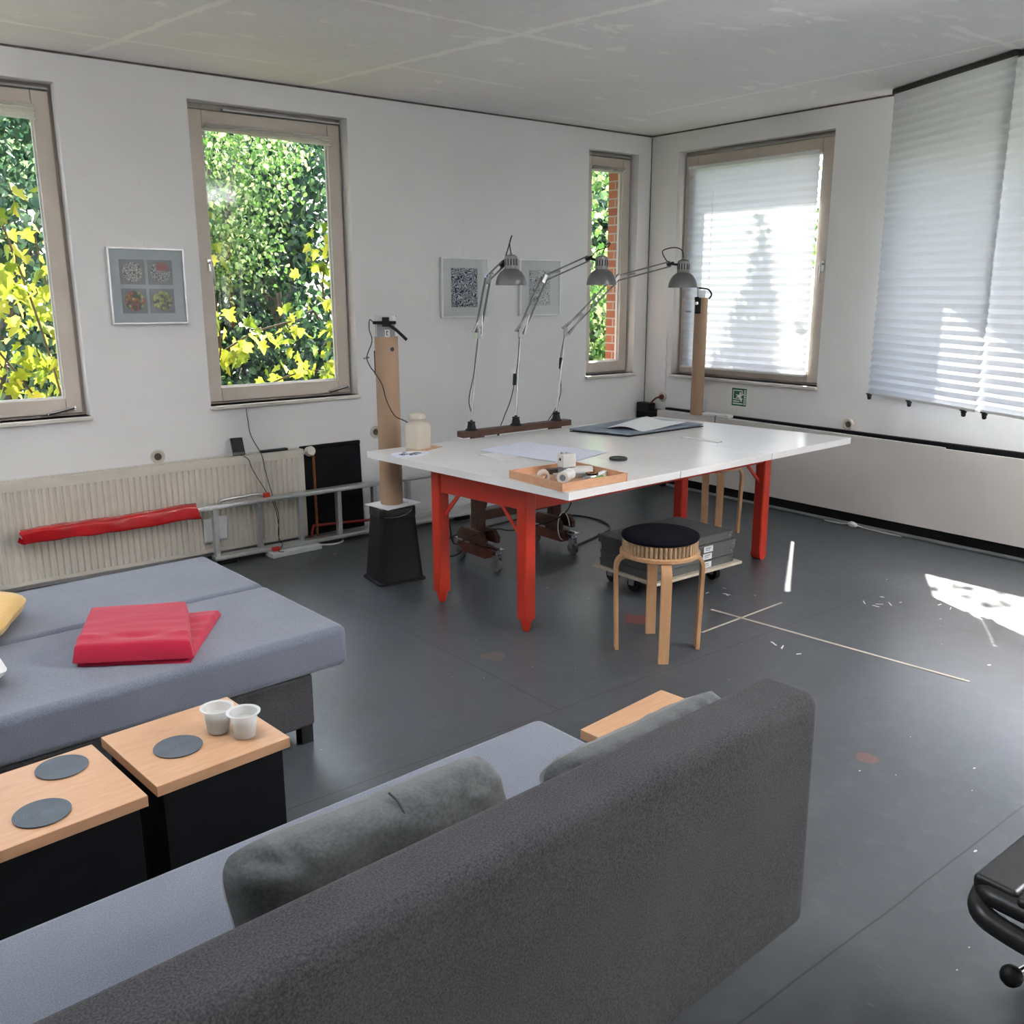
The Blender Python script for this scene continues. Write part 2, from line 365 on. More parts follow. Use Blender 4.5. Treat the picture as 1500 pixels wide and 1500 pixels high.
# ------------------------------------------------------------------ camera and light
cam = D.cameras.new('camera'); cam.sensor_width = 36; cam.sensor_fit = 'HORIZONTAL'; cam.lens = 1349.56/1500*36; cam.clip_start = .02
co = D.objects.new('camera', cam); COL.objects.link(co); SC.camera = co
YAW, PIT, ROL = R(51.56847), R(-13.56787), R(-.15097)
fw = Vector((math.cos(YAW)*math.cos(PIT), math.sin(YAW)*math.cos(PIT), math.sin(PIT))); r0 = Vector((math.sin(YAW), -math.cos(YAW), 0)); u0 = r0.cross(fw)
rt = r0*math.cos(ROL) + u0*math.sin(ROL); up = u0*math.cos(ROL) - r0*math.sin(ROL)
co.matrix_world = Matrix(((rt.x, up.x, -fw.x, -5.588), (rt.y, up.y, -fw.y, -5.283), (rt.z, up.z, -fw.z, 1.549), (0, 0, 0, 1)))
SUN = Vector((.566, .375, .731)).normalized()
sl = D.lights.new('sun', 'SUN'); sl.energy = 7.2; sl.angle = R(.55); sl.color = (1, .95, .86)
so = D.objects.new('sun', sl); COL.objects.link(so); so.rotation_euler = (-SUN).to_track_quat('-Z', 'Y').to_euler(); so.location = (6, 4, 8)
w = D.worlds.new('sky'); SC.world = w; w.use_nodes = True; nt = w.node_tree; nt.nodes.clear()
sky = nt.nodes.new('ShaderNodeTexSky'); sky.sky_type = 'NISHITA'; sky.sun_disc = False; sky.sun_elevation = R(47); sky.sun_rotation = math.atan2(SUN.x, SUN.y); sky.dust_density = 2.
bg = nt.nodes.new('ShaderNodeBackground'); bg.inputs[1].default_value = .29; wo = nt.nodes.new('ShaderNodeOutputWorld')
hz = nt.nodes.new('ShaderNodeMix'); hz.data_type = 'RGBA'; hz.inputs[0].default_value = .2; hz.inputs[7].default_value = (4.6, 4.7, 4.9, 1)
nt.links.new(sky.outputs[0], hz.inputs[6]); nt.links.new(hz.outputs[2], bg.inputs[0]); nt.links.new(bg.outputs[0], wo.inputs[0])
vs = SC.view_settings; vs.view_transform = 'Standard'; vs.look = 'None'; vs.exposure = 2.28; vs.gamma = 1; vs.use_curve_mapping = False

# ------------------------------------------------------------------ room shell
H = 2.70; XL, YB = -9.2, -9.6; TA, TB = .27, .40
def wall_x(mb, x0, x1, y0, y1, ops):        # wall running along x with openings (x0,x1,z0,z1)
    c = x0
    for a, b, z0, z1 in sorted(ops):
        mb.box(c, a, y0, y1, 0, H); mb.box(a, b, y0, y1, 0, z0); mb.box(a, b, y0, y1, z1, H); c = b
    mb.box(c, x1, y0, y1, 0, H); return mb
def wall_y(mb, y0, y1, x0, x1, ops):
    c = y0
    for a, b, z0, z1 in sorted(ops):
        mb.box(x0, x1, c, a, 0, H); mb.box(x0, x1, a, b, 0, z0); mb.box(x0, x1, a, b, z1, H); c = b
    mb.box(x0, x1, c, y1, 0, H); return mb
WZ0, WZ1 = .894, 2.557
W1 = (-5.26, -4.29, WZ0, WZ1); W2 = (-3.63, -2.66, WZ0, WZ1); W3 = (-.663, -.139, WZ0, WZ1)
W4 = (-1.61, -.28, WZ0, WZ1); W5 = (-5.0, -2.12, WZ0, 2.49); W6 = (-9.2, -7.5, .894, 2.50)
W7 = (-8.2, -5.4, WZ0, WZ1); W8 = (-4.6, -1.8, WZ0, WZ1); W0 = (-7.0, -5.75, .894, WZ1)  # W0 and W6: unseen windows added to bring in more daylight
struct('floor', MB().box(XL-.3, TB, YB-.3, TA, -.12, 0), FLOOR, smooth=False)
struct('ceiling', MB().box(XL-.3, TB, YB-.3, TA, H, H+.2), CEIL, smooth=False)
struct('wall_left', wall_x(MB(), XL, 0, 0, TA-.11, [W0, W1, W2, W3]), WALL, smooth=False)
struct('wall_left_outer', wall_x(MB(), XL, TB, TA-.11, TA, [W0, (W1[0]-.03, W1[1]+.05, WZ0, WZ1), (W2[0]-.03, W2[1]+.05, WZ0, WZ1), (W3[0], W3[1]-.055, WZ0, WZ1)]), BRICK, smooth=False)
struct('wall_right', wall_y(MB(), YB, TA-.11, 0, TB-.1, [W6, W5, W4]), WALL, smooth=False)
struct('wall_right_outer', wall_y(MB(), YB, TA, TB-.1, TB, [W6, W5, W4]), BRICK, smooth=False)
struct('wall_back', wall_x(MB(), XL, TB, YB-.3, YB, []), WALL, smooth=False)
struct('wall_far', MB().box(XL-.3, XL, YB-.3, TA, 0, H), WALL, smooth=False)
struct('sun_block_overhang', MB().box(-5.6, TB+.02, TA, TA+.76, H+.03, H+.13), FRAME2, smooth=False)  # unseen slab added to keep the sun out of the left wall windows
# unseen fill lights added to brighten ceiling and walls, with uplighter bodies
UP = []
for i, (x, y, en, lab) in enumerate(((-6.9, -1.2, 14, 'added unseen fill light built as a tall grey uplighter left of the sofa bed'), (-1.0, -6.2, 106, 'added unseen fill light built as a tall grey uplighter behind the office chair'))):
    t = thing('added_uplighter', lab, 'lamp', (x, y, 0), 0, 'added uplighter fill lights')
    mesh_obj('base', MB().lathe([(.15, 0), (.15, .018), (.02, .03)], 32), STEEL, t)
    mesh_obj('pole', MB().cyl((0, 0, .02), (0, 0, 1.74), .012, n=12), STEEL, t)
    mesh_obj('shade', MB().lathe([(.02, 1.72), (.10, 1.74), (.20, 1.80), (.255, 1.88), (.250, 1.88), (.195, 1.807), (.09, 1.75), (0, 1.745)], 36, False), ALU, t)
    l = D.lights.new('fill_uplight', 'AREA'); l.shape = 'DISK'; l.size = .36; l.energy = en; l.color = (.98, .985, 1.)
    lo = D.objects.new('fill_light', l); COL.objects.link(lo); lo.parent = t; lo.location = (0, 0, 1.84); lo.rotation_euler = (PI, 0, 0)
t = thing('added_ceiling_fill', 'added fill light, a flat white ceiling panel above the seats, outside the picture', 'lamp', (-5.30, -3.25, 2.70))  # unseen fill light added to brighten the tops of the seats
mesh_obj('housing', MB().box(-.62, .62, -.16, .16, -.05, -.001), WHITEM, t, bev=.004, seg=2)
l = D.lights.new('panel', 'AREA'); l.shape = 'RECTANGLE'; l.size = 1.18; l.size_y = .28; l.energy = 7.5; l.color = (.90, .95, 1.)  # panel of the added ceiling fill light
lo = D.objects.new('fill_panel_light', l); COL.objects.link(lo); lo.parent = t; lo.location = (0, 0, -.054)
struct('trim_1', MB().box(XL, -.004, -.007, -.0005, H-.010, H-.001), GAP2)
struct('trim_2', MB().box(-.007, -.0005, -5.8, -.012, H-.010, H-.001), GAP2)
struct('trim_3', MB().tube([(-.004, -.004, .62), (-.004, -.004, H-.015)], .003, 6), GAP2)
ck = MB(); pts = [(-.001, -.23+rnd.uniform(-.006, .006)+.02*(1.23-z), z) for z in [.63+.03*i for i in range(21)]]
ck.tube(pts, [.004+.005*rnd.random() for _ in pts], 6); struct('trim_4', ck, WHITEM)
struct('baseboard_right', MB().box(-.050, -.001, -5.3, -.02, .0, .10), BLACK)
struct('trim_5', MB().tube([(-.066, -5.3, .012), (-.066, -.3, .012)], .012, 8), mat('grey_floor_pipe', (.30, .31, .32), .5))

def make_window(name, op, axis, depth=.07, sash=(.06, .09), handle=None, stay=None, rail=True, glassd=.04, gap=.035, st=.082):
    a0, a1, z0, z1 = op
    # local frame: x along the wall, y outward, z up
    if axis == 'x': w = sthing(name, ((a0+a1)/2, 0, z0), 0); wd = (a1-a0)/2
    else: w = sthing(name, (0, (a0+a1)/2, z0), -PI/2); wd = (a1-a0)/2
    h = z1-z0
    mesh_obj('frame', MB().ring_xz(-wd, wd, 0, h, .028, depth+.02, depth+.09, wt=.030, wb=.022), FRAME2, w, bev=.003, seg=2)
    s0, s1 = -wd+.018, wd-.018
    mesh_obj('sash', MB().ring_xz(s0, s1,   .014, h-gap, st, depth, depth+.055, wt=.095, wb=.082), FRAME, w, bev=.006, seg=2)
    mesh_obj('glazing_bead', MB().ring_xz(s0+st-.002, s1-st+.002, .094, h-gap-.093, .010, depth+.022, depth+.036), WHITEM, w)
    g = MB().add([(s0+st-.002, depth+glassd, .09), (s1-st+.002, depth+glassd, .09), (s1-st+.002, depth+glassd, h-.12), (s0+st-.002, depth+glassd, h-.12)], [(0, 1, 2, 3)])
    mesh_obj('glass', g, GLASS, w, smooth=False)
    mesh_obj('window_sill', MB().box(-wd-.005, wd+.005, -.028, depth+.02, -.022, .0), SILL, w, bev=.005, seg=2)
    if rail: mesh_obj('head_rail', MB().box(-wd*.55, wd-.02, depth-.018, depth+.012, h-.032, h-.020), STEEL, w, bev=.002, seg=1)
    if handle:
        hx, hz = handle; m = MB().box(hx-.011, hx+.011, depth-.008, depth, hz-.028, hz+.036)
        m.cyl((hx, depth-.008, hz+.02), (hx, depth-.035, hz+.02), .008, n=10); m.tube(bez([(hx, depth-.035, hz+.024), (hx+.002, depth-.042, hz), (hx+.004, depth-.046, hz-.06), (hx+.005, depth-.04, hz-.105)]), .009, 10)
        mesh_obj('handle', m, CHROME, w)
    if stay:
        sx, sz, d = stay; m = MB().cyl((sx, depth, sz), (sx, depth-.018, sz), .012, n=12)
        m.tube(bez([(sx, depth-.018, sz), (sx-d*.06, depth-.02, sz-.012), (sx-d*.13, depth-.02, sz-.024)]), [.009]*len(bez([(0,0,0),(1,0,0),(2,0,0)])), 8)
        m.cyl((sx-d*.13, depth-.026, sz-.024), (sx-d*.13, depth, sz-.024), .006, n=8)
        mesh_obj('stay_lever', m, CHROME, w)
    return w
make_window('window_1', W1, 'x', stay=(.42, .045, 1))
make_window('window_2', W2, 'x', handle=(-.405, .79), stay=(.438, .052, 1))
make_window('window_3', W3, 'x')
make_window('window_4', W4, 'y', handle=(.600, .80), st=.115)
for i, (op, ax) in enumerate(((W5, 'y'), (W6, 'y'), (W0, 'x'))):
    a0, a1 = op[:2]; k = 2 if a1-a0 > 1.5 else 1
    for j in range(k):
        b0 = a0+(a1-a0)*j/k; b1 = a0+(a1-a0)*(j+1)/k
        make_window('window_%d' % (5+2*i+j), (b0, b1, op[2], op[3]), ax, rail=False)
for i, op in enumerate(()):
    w = sthing('window_%d' % (10+i), ((op[0]+op[1])/2, YB, op[2]), PI); wd = (op[1]-op[0])/2; h = op[3]-op[2]
    f = MB().ring_xz(-wd, wd, 0, h, .07, .08, .14); f.box(-.04, .04, .08, .14, .07, h-.07)
    mesh_obj('frame', f, FRAME, w, bev=.005, seg=2)
    mesh_obj('glass', MB().add([(-wd+.05, .11, .05), (wd-.05, .11, .05), (wd-.05, .11, h-.05), (-wd+.05, .11, h-.05)], [(0, 1, 2, 3)]), GLASS, w, smooth=False)

# ------------------------------------------------------------------ blinds
def pleats(p0, p1, ztop, zbot, pitch, amp_top, amp_bot, nx=14, wob=.002):
    a, b = Vector((p0[0], p0[1], 0)), Vector((p1[0], p1[1], 0)); t = (b-a).normalized(); nrm = Vector((t.y, -t.x, 0))
    n = int((ztop-zbot)/(pitch/2)); vs = []; fs = []
    for i in range(n+1):
        f = i/n; z = ztop-(ztop-zbot)*f; am = amp_top+(amp_bot-amp_top)*f
        for j in range(nx+1):
            p = a+(b-a)*(j/nx)
            d = (am if i % 2 else -am)/2 + wob*noise.noise(Vector((p.x*3, p.y*3, z*4)))
            e = noise.noise(Vector((z*17, p0[0]+j, 3)))*.003 if j in (0, nx) else 0
            q = p+nrm*d+t*e; vs.append((q.x, q.y, z+wob*noise.noise(Vector((p.x*2+p.y*2, i*.7, 5)))))
    m = nx+1
    for i in range(n):
        for j in range(nx): fs.append((i*m+j, i*m+j+1, (i+1)*m+j+1, (i+1)*m+j))
    return MB().add(vs, fs)
b4 = thing('pleated_blind', 'white pleated blind drawn down over the window by the room corner, glowing in the sun', 'blind', (.045, -.91, .955))
mesh_obj('blind_fabric', pleats((.048, -.352), (.048, -1.477), 2.43, .962, .052, .008, .017), BLIND, b4, world=True, smooth=False)
mesh_obj('head_rail', MB().box(.034, .064, -1.477, -.35, 2.425, 2.445), WHITEM, b4, world=True)
mesh_obj('bottom_rail', MB().box(.030, .064, -1.477, -.352, .952, .964), WHITEM, b4, world=True)
mesh_obj('cord', MB().tube([(.030, -.60, 2.43), (.028, -.60, 1.3), (.030, -.601, .96)], .0016, 5), WHITEM, b4, world=True)
BD = Vector((-.415, -.910, 0)).normalized(); BP = Vector((-.137, -2.080, 0))
labs = ['white pleated window blind, the one hanging beside the bare strip of wall', 'white pleated blind cut off by the right picture edge, crossed by sun', 'white pleated window blind farthest along the row beyond the right picture edge']
for k in range(3):
    s0 = .962*k-(.05 if k else 0); s1 = .962*(k+1); off = Vector((BD.y, -BD.x, 0))*(-.035 if k % 2 else 0)
    p0 = BP+BD*s0+off; p1 = BP+BD*s1+off; mid = (p0+p1)/2
    t = thing('pleated_blind', labs[k], 'blind', (mid.x, mid.y, .9), 0, 'tall pleated blinds in a row')
    mesh_obj('blind_fabric', pleats(p0, p1, 2.672,   .912, .048, .003, .017, 16, .003), BLIND, t, world=True, smooth=False)
    m = MB().bar((p0.x, p0.y, .905), (p1.x, p1.y, .905), .020, .016); mesh_obj('bottom_rail', m, WHITEM, t, world=True, bev=.003, seg=2)
    m = MB().bar((p0.x, p0.y, 2.684), (p1.x, p1.y, 2.684), .035, .026); mesh_obj('head_rail', m, DARKGAP, t, world=True)
    for f in ((.012, .42, .90) if k == 0 else (.07, .52, .95)):
        q = p0+(p1-p0)*f; nrm = Vector((BD.y, -BD.x, 0))
        c = MB().at((q.x, q.y, .893), math.atan2(BD.y, BD.x)).box(-.020, .020, -.012, .012, 0, .008)
        c.box(-.006, .006, -.014, .014, -.012, .002); c.at((q.x, q.y, .874)).lathe([(.0, -.014), (.010, -.010), (.013, 0), (.010, .010), (0, .014)], 12)
        mesh_obj('clip', c, [BLACK], t, world=True)
def crumple(name, label, x0, x1, zt, dl, dr):
    vs = []; nx = 40; nz = 7
    for j in range(nz+1):
        for i in range(nx+1):
            f = i/nx; h = dl+(dr-dl)*f + .010*noise.noise(Vector((f*5, 2, x0)))
            z = zt-h*j/nz + .003*noise.noise(Vector((f*14, j, x0))); y = .058+(.012 if j % 2 else -.008)+.006*noise.noise(Vector((f*9, j*.8, x0+4)))
            vs.append((x0+(x1-x0)*f, y, z))
    m = nx+1; fs = [(j*m+i, j*m+i+1, (j+1)*m+i+1, (j+1)*m+i) for j in range(nz) for i in range(nx)]
    return solo(name, MB().add(vs, fs), CRUMP, label, 'blind', smooth=False)
crumple('folded_blind', 'crumpled white pleated blind bunched up at the top of the middle left wall window', -3.52, -2.745, 2.452, .026, .062)
crumple('folded_blind', 'crumpled white blind bunched up at the top of the left picture edge window', -5.17, -4.38, 2.452, .030, .075)
crumple('folded_blind', 'crumpled blind bunched at the top of the narrow window by the corner', -.565, -.225, 2.452, .022, .040)

# ------------------------------------------------------------------ radiator wall
t = thing('radiator', 'long cream ribbed panel radiator under the left wall windows', 'radiator', (-4.3, -.10, 0))
m = MB(); x = -5.6; prof = []; P = .0333
while x < -3.155:
    prof += [(x, -.112), (x+.006, -.122), (x+.020, -.122), (x+.026, -.112)]; x += P
vsx = []; fsx = []
for z, dz in ((.075, 0), (.555, 0)):
    for px, py in prof: vsx.append((px, py, z))
n = len(prof)
for i in range(n-1): fsx.append((i, i+1, n+i+1, n+i))
m.add(vsx, fsx); m.box(-5.6, -3.125, -.120, -.108, .555, .600); m.box(-5.6, -3.125, -.120, -.108, .055, .078); m.box(-3.150, -3.125, -.120, -.108, .078, .555)
mesh_obj('front_panel', m, RADI, t, world=True, smooth=20)
mesh_obj('rear_panel', MB().box(-5.6, -3.125, -.05, -.035, .06, .598), RADI, t, world=True)
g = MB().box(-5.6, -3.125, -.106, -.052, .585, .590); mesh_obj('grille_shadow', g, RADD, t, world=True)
g = MB()
for i in range(150): g.box(-5.59+i*.0165, -5.59+i*.0165+.006, -.108, -.048, .590, .600)
g.box(-5.6, -3.125, -.122, -.104, .596, .604); g.box(-5.6, -3.125, -.056, -.036, .596, .604)
mesh_obj('top_grille', g, RADI, t, world=True)
mesh_obj('side_panel', MB().box(-3.127, -3.121, -.118, -.036, .06, .602), RADI, t, world=True)
for x in (-5.3, -3.4): mesh_obj('bracket', MB().box(x, x+.04, -.04, -.001, .1, .55), STEEL, t, world=True)
v = MB().cyl((-3.12, -.075, .572), (-3.065, -.075, .572), .012, n=12); v.at((-3.065, -.075, .575), 0, R(75)).lathe([(.012, -.02), (.026, -.016), (.031, 0), (.031, .030), (.026, .042), (0, .044)], 20)
mesh_obj('thermostat_valve', v, mat('valve_white', (.74, .70, .62), .4), t, world=True)
mesh_obj('pipe', MB().tube([(-3.036, -.075, .56), (-3.036, -.075, .0)], .0085, 10), COPPER, t, world=True)
m = MB().at((-2.88, -.035, 0), 0, R(-2)).box(-.215, .205, -.008, .008, .03, .60); m.box(-.215, .205, -.014, .014, .58, .602)
solo('black_board', m, BLACKM, 'black board standing between the radiator end and the cardboard tube', 'board', bev=.004, seg=2)
m = MB().at((-3.30, -.09, .6045)).box(-.085, .085, -.018, .018, 0, .014)
solo('dark_strip', m, BLACK, 'short dark strip lying on the right end of the radiator top', 'strip', bev=.003, seg=2)
t = thing('phone', 'small black phone leaning on the wall on top of the radiator', 'phone', (-3.515, -.07, .604), R(-5))
mesh_obj('body', MB().at((0, -.02, .0), 0, R(-24)).box(-.037, .037, -.006, .006, 0, .108), mat('phone_grey', (.10, .10, .10), .4), t, bev=.004)
mesh_obj('screen', MB().at((0, -.02, .0), 0, R(-24)).box(-.034, .034, -.0075, -.005, .018, .105), BLACK, t)
mesh_obj('screen_glass', MB().at((0, -.02, .0), 0, R(-24)).box(-.026, .026, -.0085, -.007, .036, .090), mat('dark_screen', (.03, .03, .035), .15), t)
mesh_obj('cable', MB().tube(bez([(.005, -.035, .004), (.035, -.075, -.02), (.06, -.07, -.09), (.12, -.10, -.22), (.15, -.14, -.30), (.165, -.15, -.42), (.16, -.15, -.52)]), .0022, 6), CABLE, t)
m = MB().tube(bez([(-3.432, -.030, .872), (-3.42, -.016, .80), (-3.405, -.014, .70), (-3.395, -.126, .60), (-3.38, -.13, .50), (-3.375, -.20, .36), (-3.355, -.222, .24), (-3.37, -.235, .12), (-3.35, -.24, .06), (-3.39, -.27, .034), (-3.37, -.30, .034)]), .0022, 6)
solo('thin_cable', m, CABLE, 'thin black wire hanging from the middle window sill down over the radiator', 'cable')
# paper tucked behind the ladder
m = MB(); m.grid(lambda u, v: (-3.782+.142*u+.006*v, -.128-.006*math.sin(u*5+v*2), .115+.150*v+.006*u), 10, 6)
solo('paper_sheet', m, PAPER, 'white paper tucked between ladder rung and radiator', 'paper', solid=.001)
m = MB().at((-3.275, -.232, 0), R(3)).box(-.165, .165, -.055, .05, 0, .030)
solo('foam_slab', m, mat('white_foam', (.66, .67, .68), .6), 'white flat panel lying on the floor under the ladder', 'panel', bev=.003, seg=2)
# ladder on its side
t = thing('ladder', 'aluminium ladder lying on its side in front of the radiator', 'ladder', (-3.3, -.20, .03))
mesh_obj('rail', MB().box(-3.76, -1.92, -.232, -.172, .030, .056).box(-3.76, -1.92, -.240, -.232, .036, .050), ALU, t, world=True, bev=.003, seg=2)
mesh_obj('rail', MB().box(-4.74, -1.92, -.232, -.172, .332, .358).box(-4.74, -1.92, -.240, -.232, .338, .352), ALU, t, world=True, bev=.003, seg=2)
for x in (-3.735, -3.47, -3.205, -2.945, -2.69, -2.435, -2.19):
    mesh_obj('rung', MB().box(x-.014, x+.014, -.222, -.182, .054, .334), ALU, t, world=True, bev=.003, seg=2)
mesh_obj('hook_handle', MB().tube(bez([(-3.70, -.205, .358), (-3.69, -.205, .376), (-3.60, -.205, .381), (-3.48, -.205, .384), (-3.44, -.205, .374)]), .010, 8), STEEL, t, world=True)
o = mesh_obj('end_cap', MB().box(-3.432, -3.395, -.215, -.190, .356, .385), RED, t, world=True, bev=.003, seg=2); o['label'] = 'red plastic end cap'
o = mesh_obj('end_cap', MB().box(-3.42, -3.375, -.262, -.239, .034, .058), RED, t, world=True, bev=.003, seg=2); o['label'] = 'red plastic end cap'
for x in (-3.68, -2.0): mesh_obj('rubber_foot', MB().box(x-.05, x+.05, -.225, -.18, .0, .031), BLACK, t, world=True)
m = MB()
def sleeve(u, v):
    a = 2*PI*v; x = -4.735+.90*u; z0 = .334+.004*math.sin(u*9)
    hy, hz = .040, .036+.006*u
    c, s = math.cos(a), math.sin(a); p = .35
    y = -.205+hy*math.copysign(abs(c)**p, c); z = z0+hz*math.copysign(abs(s)**p, s)
    k = noise.noise(Vector((u*9, math.cos(a)*1.2, math.sin(a)*1.2)))*.006
    return (x+.012*math.sin(a*2), y+k, z+k)
m.grid(sleeve, 60, 28)
solo('red_sleeve', m, REDPLA, 'shiny red plastic sleeve wrapped over the upper rail of the ladder', 'sleeve', sub=1)
m = MB().tube([(-3.06, -.075, .10), (-2.66, -.08, .075), (-1.85, -.10, .045)], .009, 10); m.tube([(-3.06, -.075, .10), (-3.075, -.075, .05), (-3.07, -.075, .0)], .009, 8); m.tube([(-1.85, -.10, .045), (-1.84, -.10, 0)], .009, 8)
solo('red_pipe', m, mat('red_pipe_paint', (.32, .03, .025), .45), 'thin red pipe running low along the left wall behind the ladder', 'pipe')
m = MB().box(-2.34, -1.80, -.150, -.110, 0, .035).box(-2.34, -1.80, -.105, -.075, 0, .030).box(-2.33, -1.82, -.135, -.115, .035, .085)
solo('batten_bundle', m, mat('white_batten', (.66, .66, .64), .5), 'white battens stacked on the floor along the left wall behind the trolley', 'battens', bev=.003, seg=2)
m = MB().tube(bez([(-3.12, -.20, .012), (-3.02, -.24, .006), (-2.94, -.22, .006), (-2.90, -.16, .010), (-2.82, -.15, .012), (-2.66, -.14, .006)]), .006, 8)
solo('extension_cord', m, WCABLE, 'white power cord curving on the floor under the right part of the ladder', 'cable')

def socket(mb_name, label, loc, rz, plug=False):
    t = thing(mb_name, label, 'socket', loc, rz, 'round wall sockets')
    mesh_obj('plate', MB().at((0, 0, 0), 0, R(90)).lathe([(.040, 0), (.040, .007), (.034, .012), (.024, .012), (.022, .004), (0, .004)], 28), SOCK, t)
    mesh_obj('socket_well', MB().at((0, -.0045, 0), 0, R(90)).lathe([(.0205, 0), (.0205, .001), (0, .001)], 20), mat('socket_well', (.08, .065, .05), .5), t)
    return t
socket('wall_socket', 'round cream wall socket above the radiator left of the phone', (-3.959, 0, .634), 0)
socket('wall_socket', 'round cream wall socket half hidden behind the big cardboard tube', (-2.545, 0, .640), 0)
socket('wall_socket', 'round cream wall socket on the right wall below the tall blinds', (0, -1.875, .665), -PI/2)
socket('wall_socket', 'round wall socket by the room corner with a maroon plug in it', (0, -.205, .705), -PI/2)
t = thing('plug', 'maroon plug with short cable in the corner wall socket', 'plug', (-.012, -.205, .705))
mesh_obj('plug_body', MB().at((0, 0, 0), 0, 0, R(-90)).lathe([(.017, -.010), (.018, .012), (.012, .028), (.007, .040), (0, .041)], 16), MAROON, t)
mesh_obj('cord', MB().tube(bez([(-.035, 0, 0), (-.055, .02, -.012), (-.06, .07, -.06), (-.05, .10, -.11)]), .007, 8), MAROON, t)
m = MB().box(-.105, -.03, -.155, -.015, .5855, .655); m.box(-.085, -.03, -.24, -.155, .5855, .610)
solo('adapter_box', m, BLACK, 'black adapter box in the room corner under the maroon plug', 'adapter', bev=.006, seg=2)

# ------------------------------------------------------------------ radiator cover on the right wall
t = thing('radiator_cover', 'long white convector cover panel along the foot of the right wall', 'cover', (-.09, -2.7, 0))
PANEL = mat('off_white_panel', (.60, .565, .535), .5, var=.04, scale=3)
mesh_obj('front_panel', MB().box(-.120, -.104, -5.25, -.26, .098, .606), PANEL, t, world=True, bev=.002, seg=2)
lg = MB().box(-.120, -.058, -1.05, -.26, .606, .614)
lg.add([(-.120, -2.6, z) for z in (.606,)] + [(-.106, -2.6, .606), (-.058, -1.05, .606), (-.120, -1.05, .606), (-.120, -2.6, .614), (-.106, -2.6, .614), (-.058, -1.05, .614), (-.120, -1.05, .614)],
       [(3, 2, 1, 0), (4, 5, 6, 7), (0, 1, 5, 4), (1, 2, 6, 5), (2, 3, 7, 6), (3, 0, 4, 7)])
mesh_obj('top_ledge', lg, mat('ledge_white', (.62, .60, .575), .5), t, world=True)
mesh_obj('rear_strip', MB().box(-.040, -.001, -5.25, -.27, .585, .627), BLACKM, t, world=True)
mesh_obj('end_panel', MB().box(-.118, -.050, -.268, -.258, .098, .606), PANEL, t, world=True)
mesh_obj('convector', MB().box(-.100, -.004, -5.25, -.012, .11, .585), BLACKM, t, world=True)
for y in (-5.2, -.34): mesh_obj('bracket', MB().box(-.110, -.052, y, y+.04, .0, .11), BLACK, t, world=True)
t = thing('router', 'white router box lying on the convector cover beside the thin cardboard tube', 'router', (-.085, -.835, .6145), R(4))
mesh_obj('body', MB().box(-.032, .034, -.12, .12, 0, .026), WHITEM, t, bev=.006)
mesh_obj('cable', MB().tube(bez([(-.034, -.01, .012), (-.044, -.012, .006), (-.045, -.012, -.04), (-.045, -.010, -.16)]), .003, 6), CABLE, t)
mesh_obj('lead', MB().tube(bez([(.02, .12, .016), (.05, .15, .03), (.07, .16, .06), (.074, .165, .12)]), .0025, 6), WCABLE, t)
t = thing('exit_sign', 'small green emergency exit sign stuck on the right wall under the window', 'sign', (-.0025, -.965, .768), -PI/2)
mesh_obj('sign_plate', MB().box(-.074, .074, -.0015, .0015, -.072, .072), SIGNW, t)
mesh_obj('sign_field', MB().box(-.067, .067, -.0022, -.0012, -.065, .065), SIGNG, t)
s = MB(); y0, y1 = -.0030, -.0021
def q2(pts): s.extrude_y(pts, y0, y1)
for a in ((-.056, .030, .046, .052), (-.056, .030, -.018, -.012), (-.056, -.050, -.012, .046), (.024, .030, .020, .046), (.024, .030, -.018, -.004)): q2([(a[0], a[2]), (a[1], a[2]), (a[1], a[3]), (a[0], a[3])])
q2([(.010+.0085*math.cos(k*PI/5), .030+.0085*math.sin(k*PI/5)) for k in range(10)])
for pl in ([(-.012, .016), (.008, .022), (.020, .004), (.006, -.010), (-.006, -.004)], [(.006, .018), (.040, .026), (.040, .019), (.012, .008)], [(-.002, .002), (-.026, -.008), (-.026, -.001), (-.008, .012)], [(.004, -.008), (.018, -.002), (.028, -.030), (.020, -.034)], [(-.010, .016), (-.030, .020), (-.030, .014), (-.010, .008)]): q2(pl)
q2([(.044, -.058), (.048, -.058), (.048, .056), (.044, .056)]); q2([(.058, -.058), (.062, -.058), (.062, .056), (.058, .056)])
for k in range(7): z = -.050+k*.0165; q2([(.048, z), (.058, z), (.058, z+.005), (.048, z+.005)])
mesh_obj('pictogram', s, SIGNW, t, smooth=False)
s = MB(); rr = random.Random(3)
for z, x1 in ((-.036, .002), (-.053, .032)):
    x = -.056
    while x < x1:
        wd = rr.uniform(.004, .007); q2([(x, z), (x+wd, z), (x+wd, z+.009), (x, z+.009)]); x += wd+.0018
mesh_obj('small_writing', s, SIGNW, t, smooth=False)

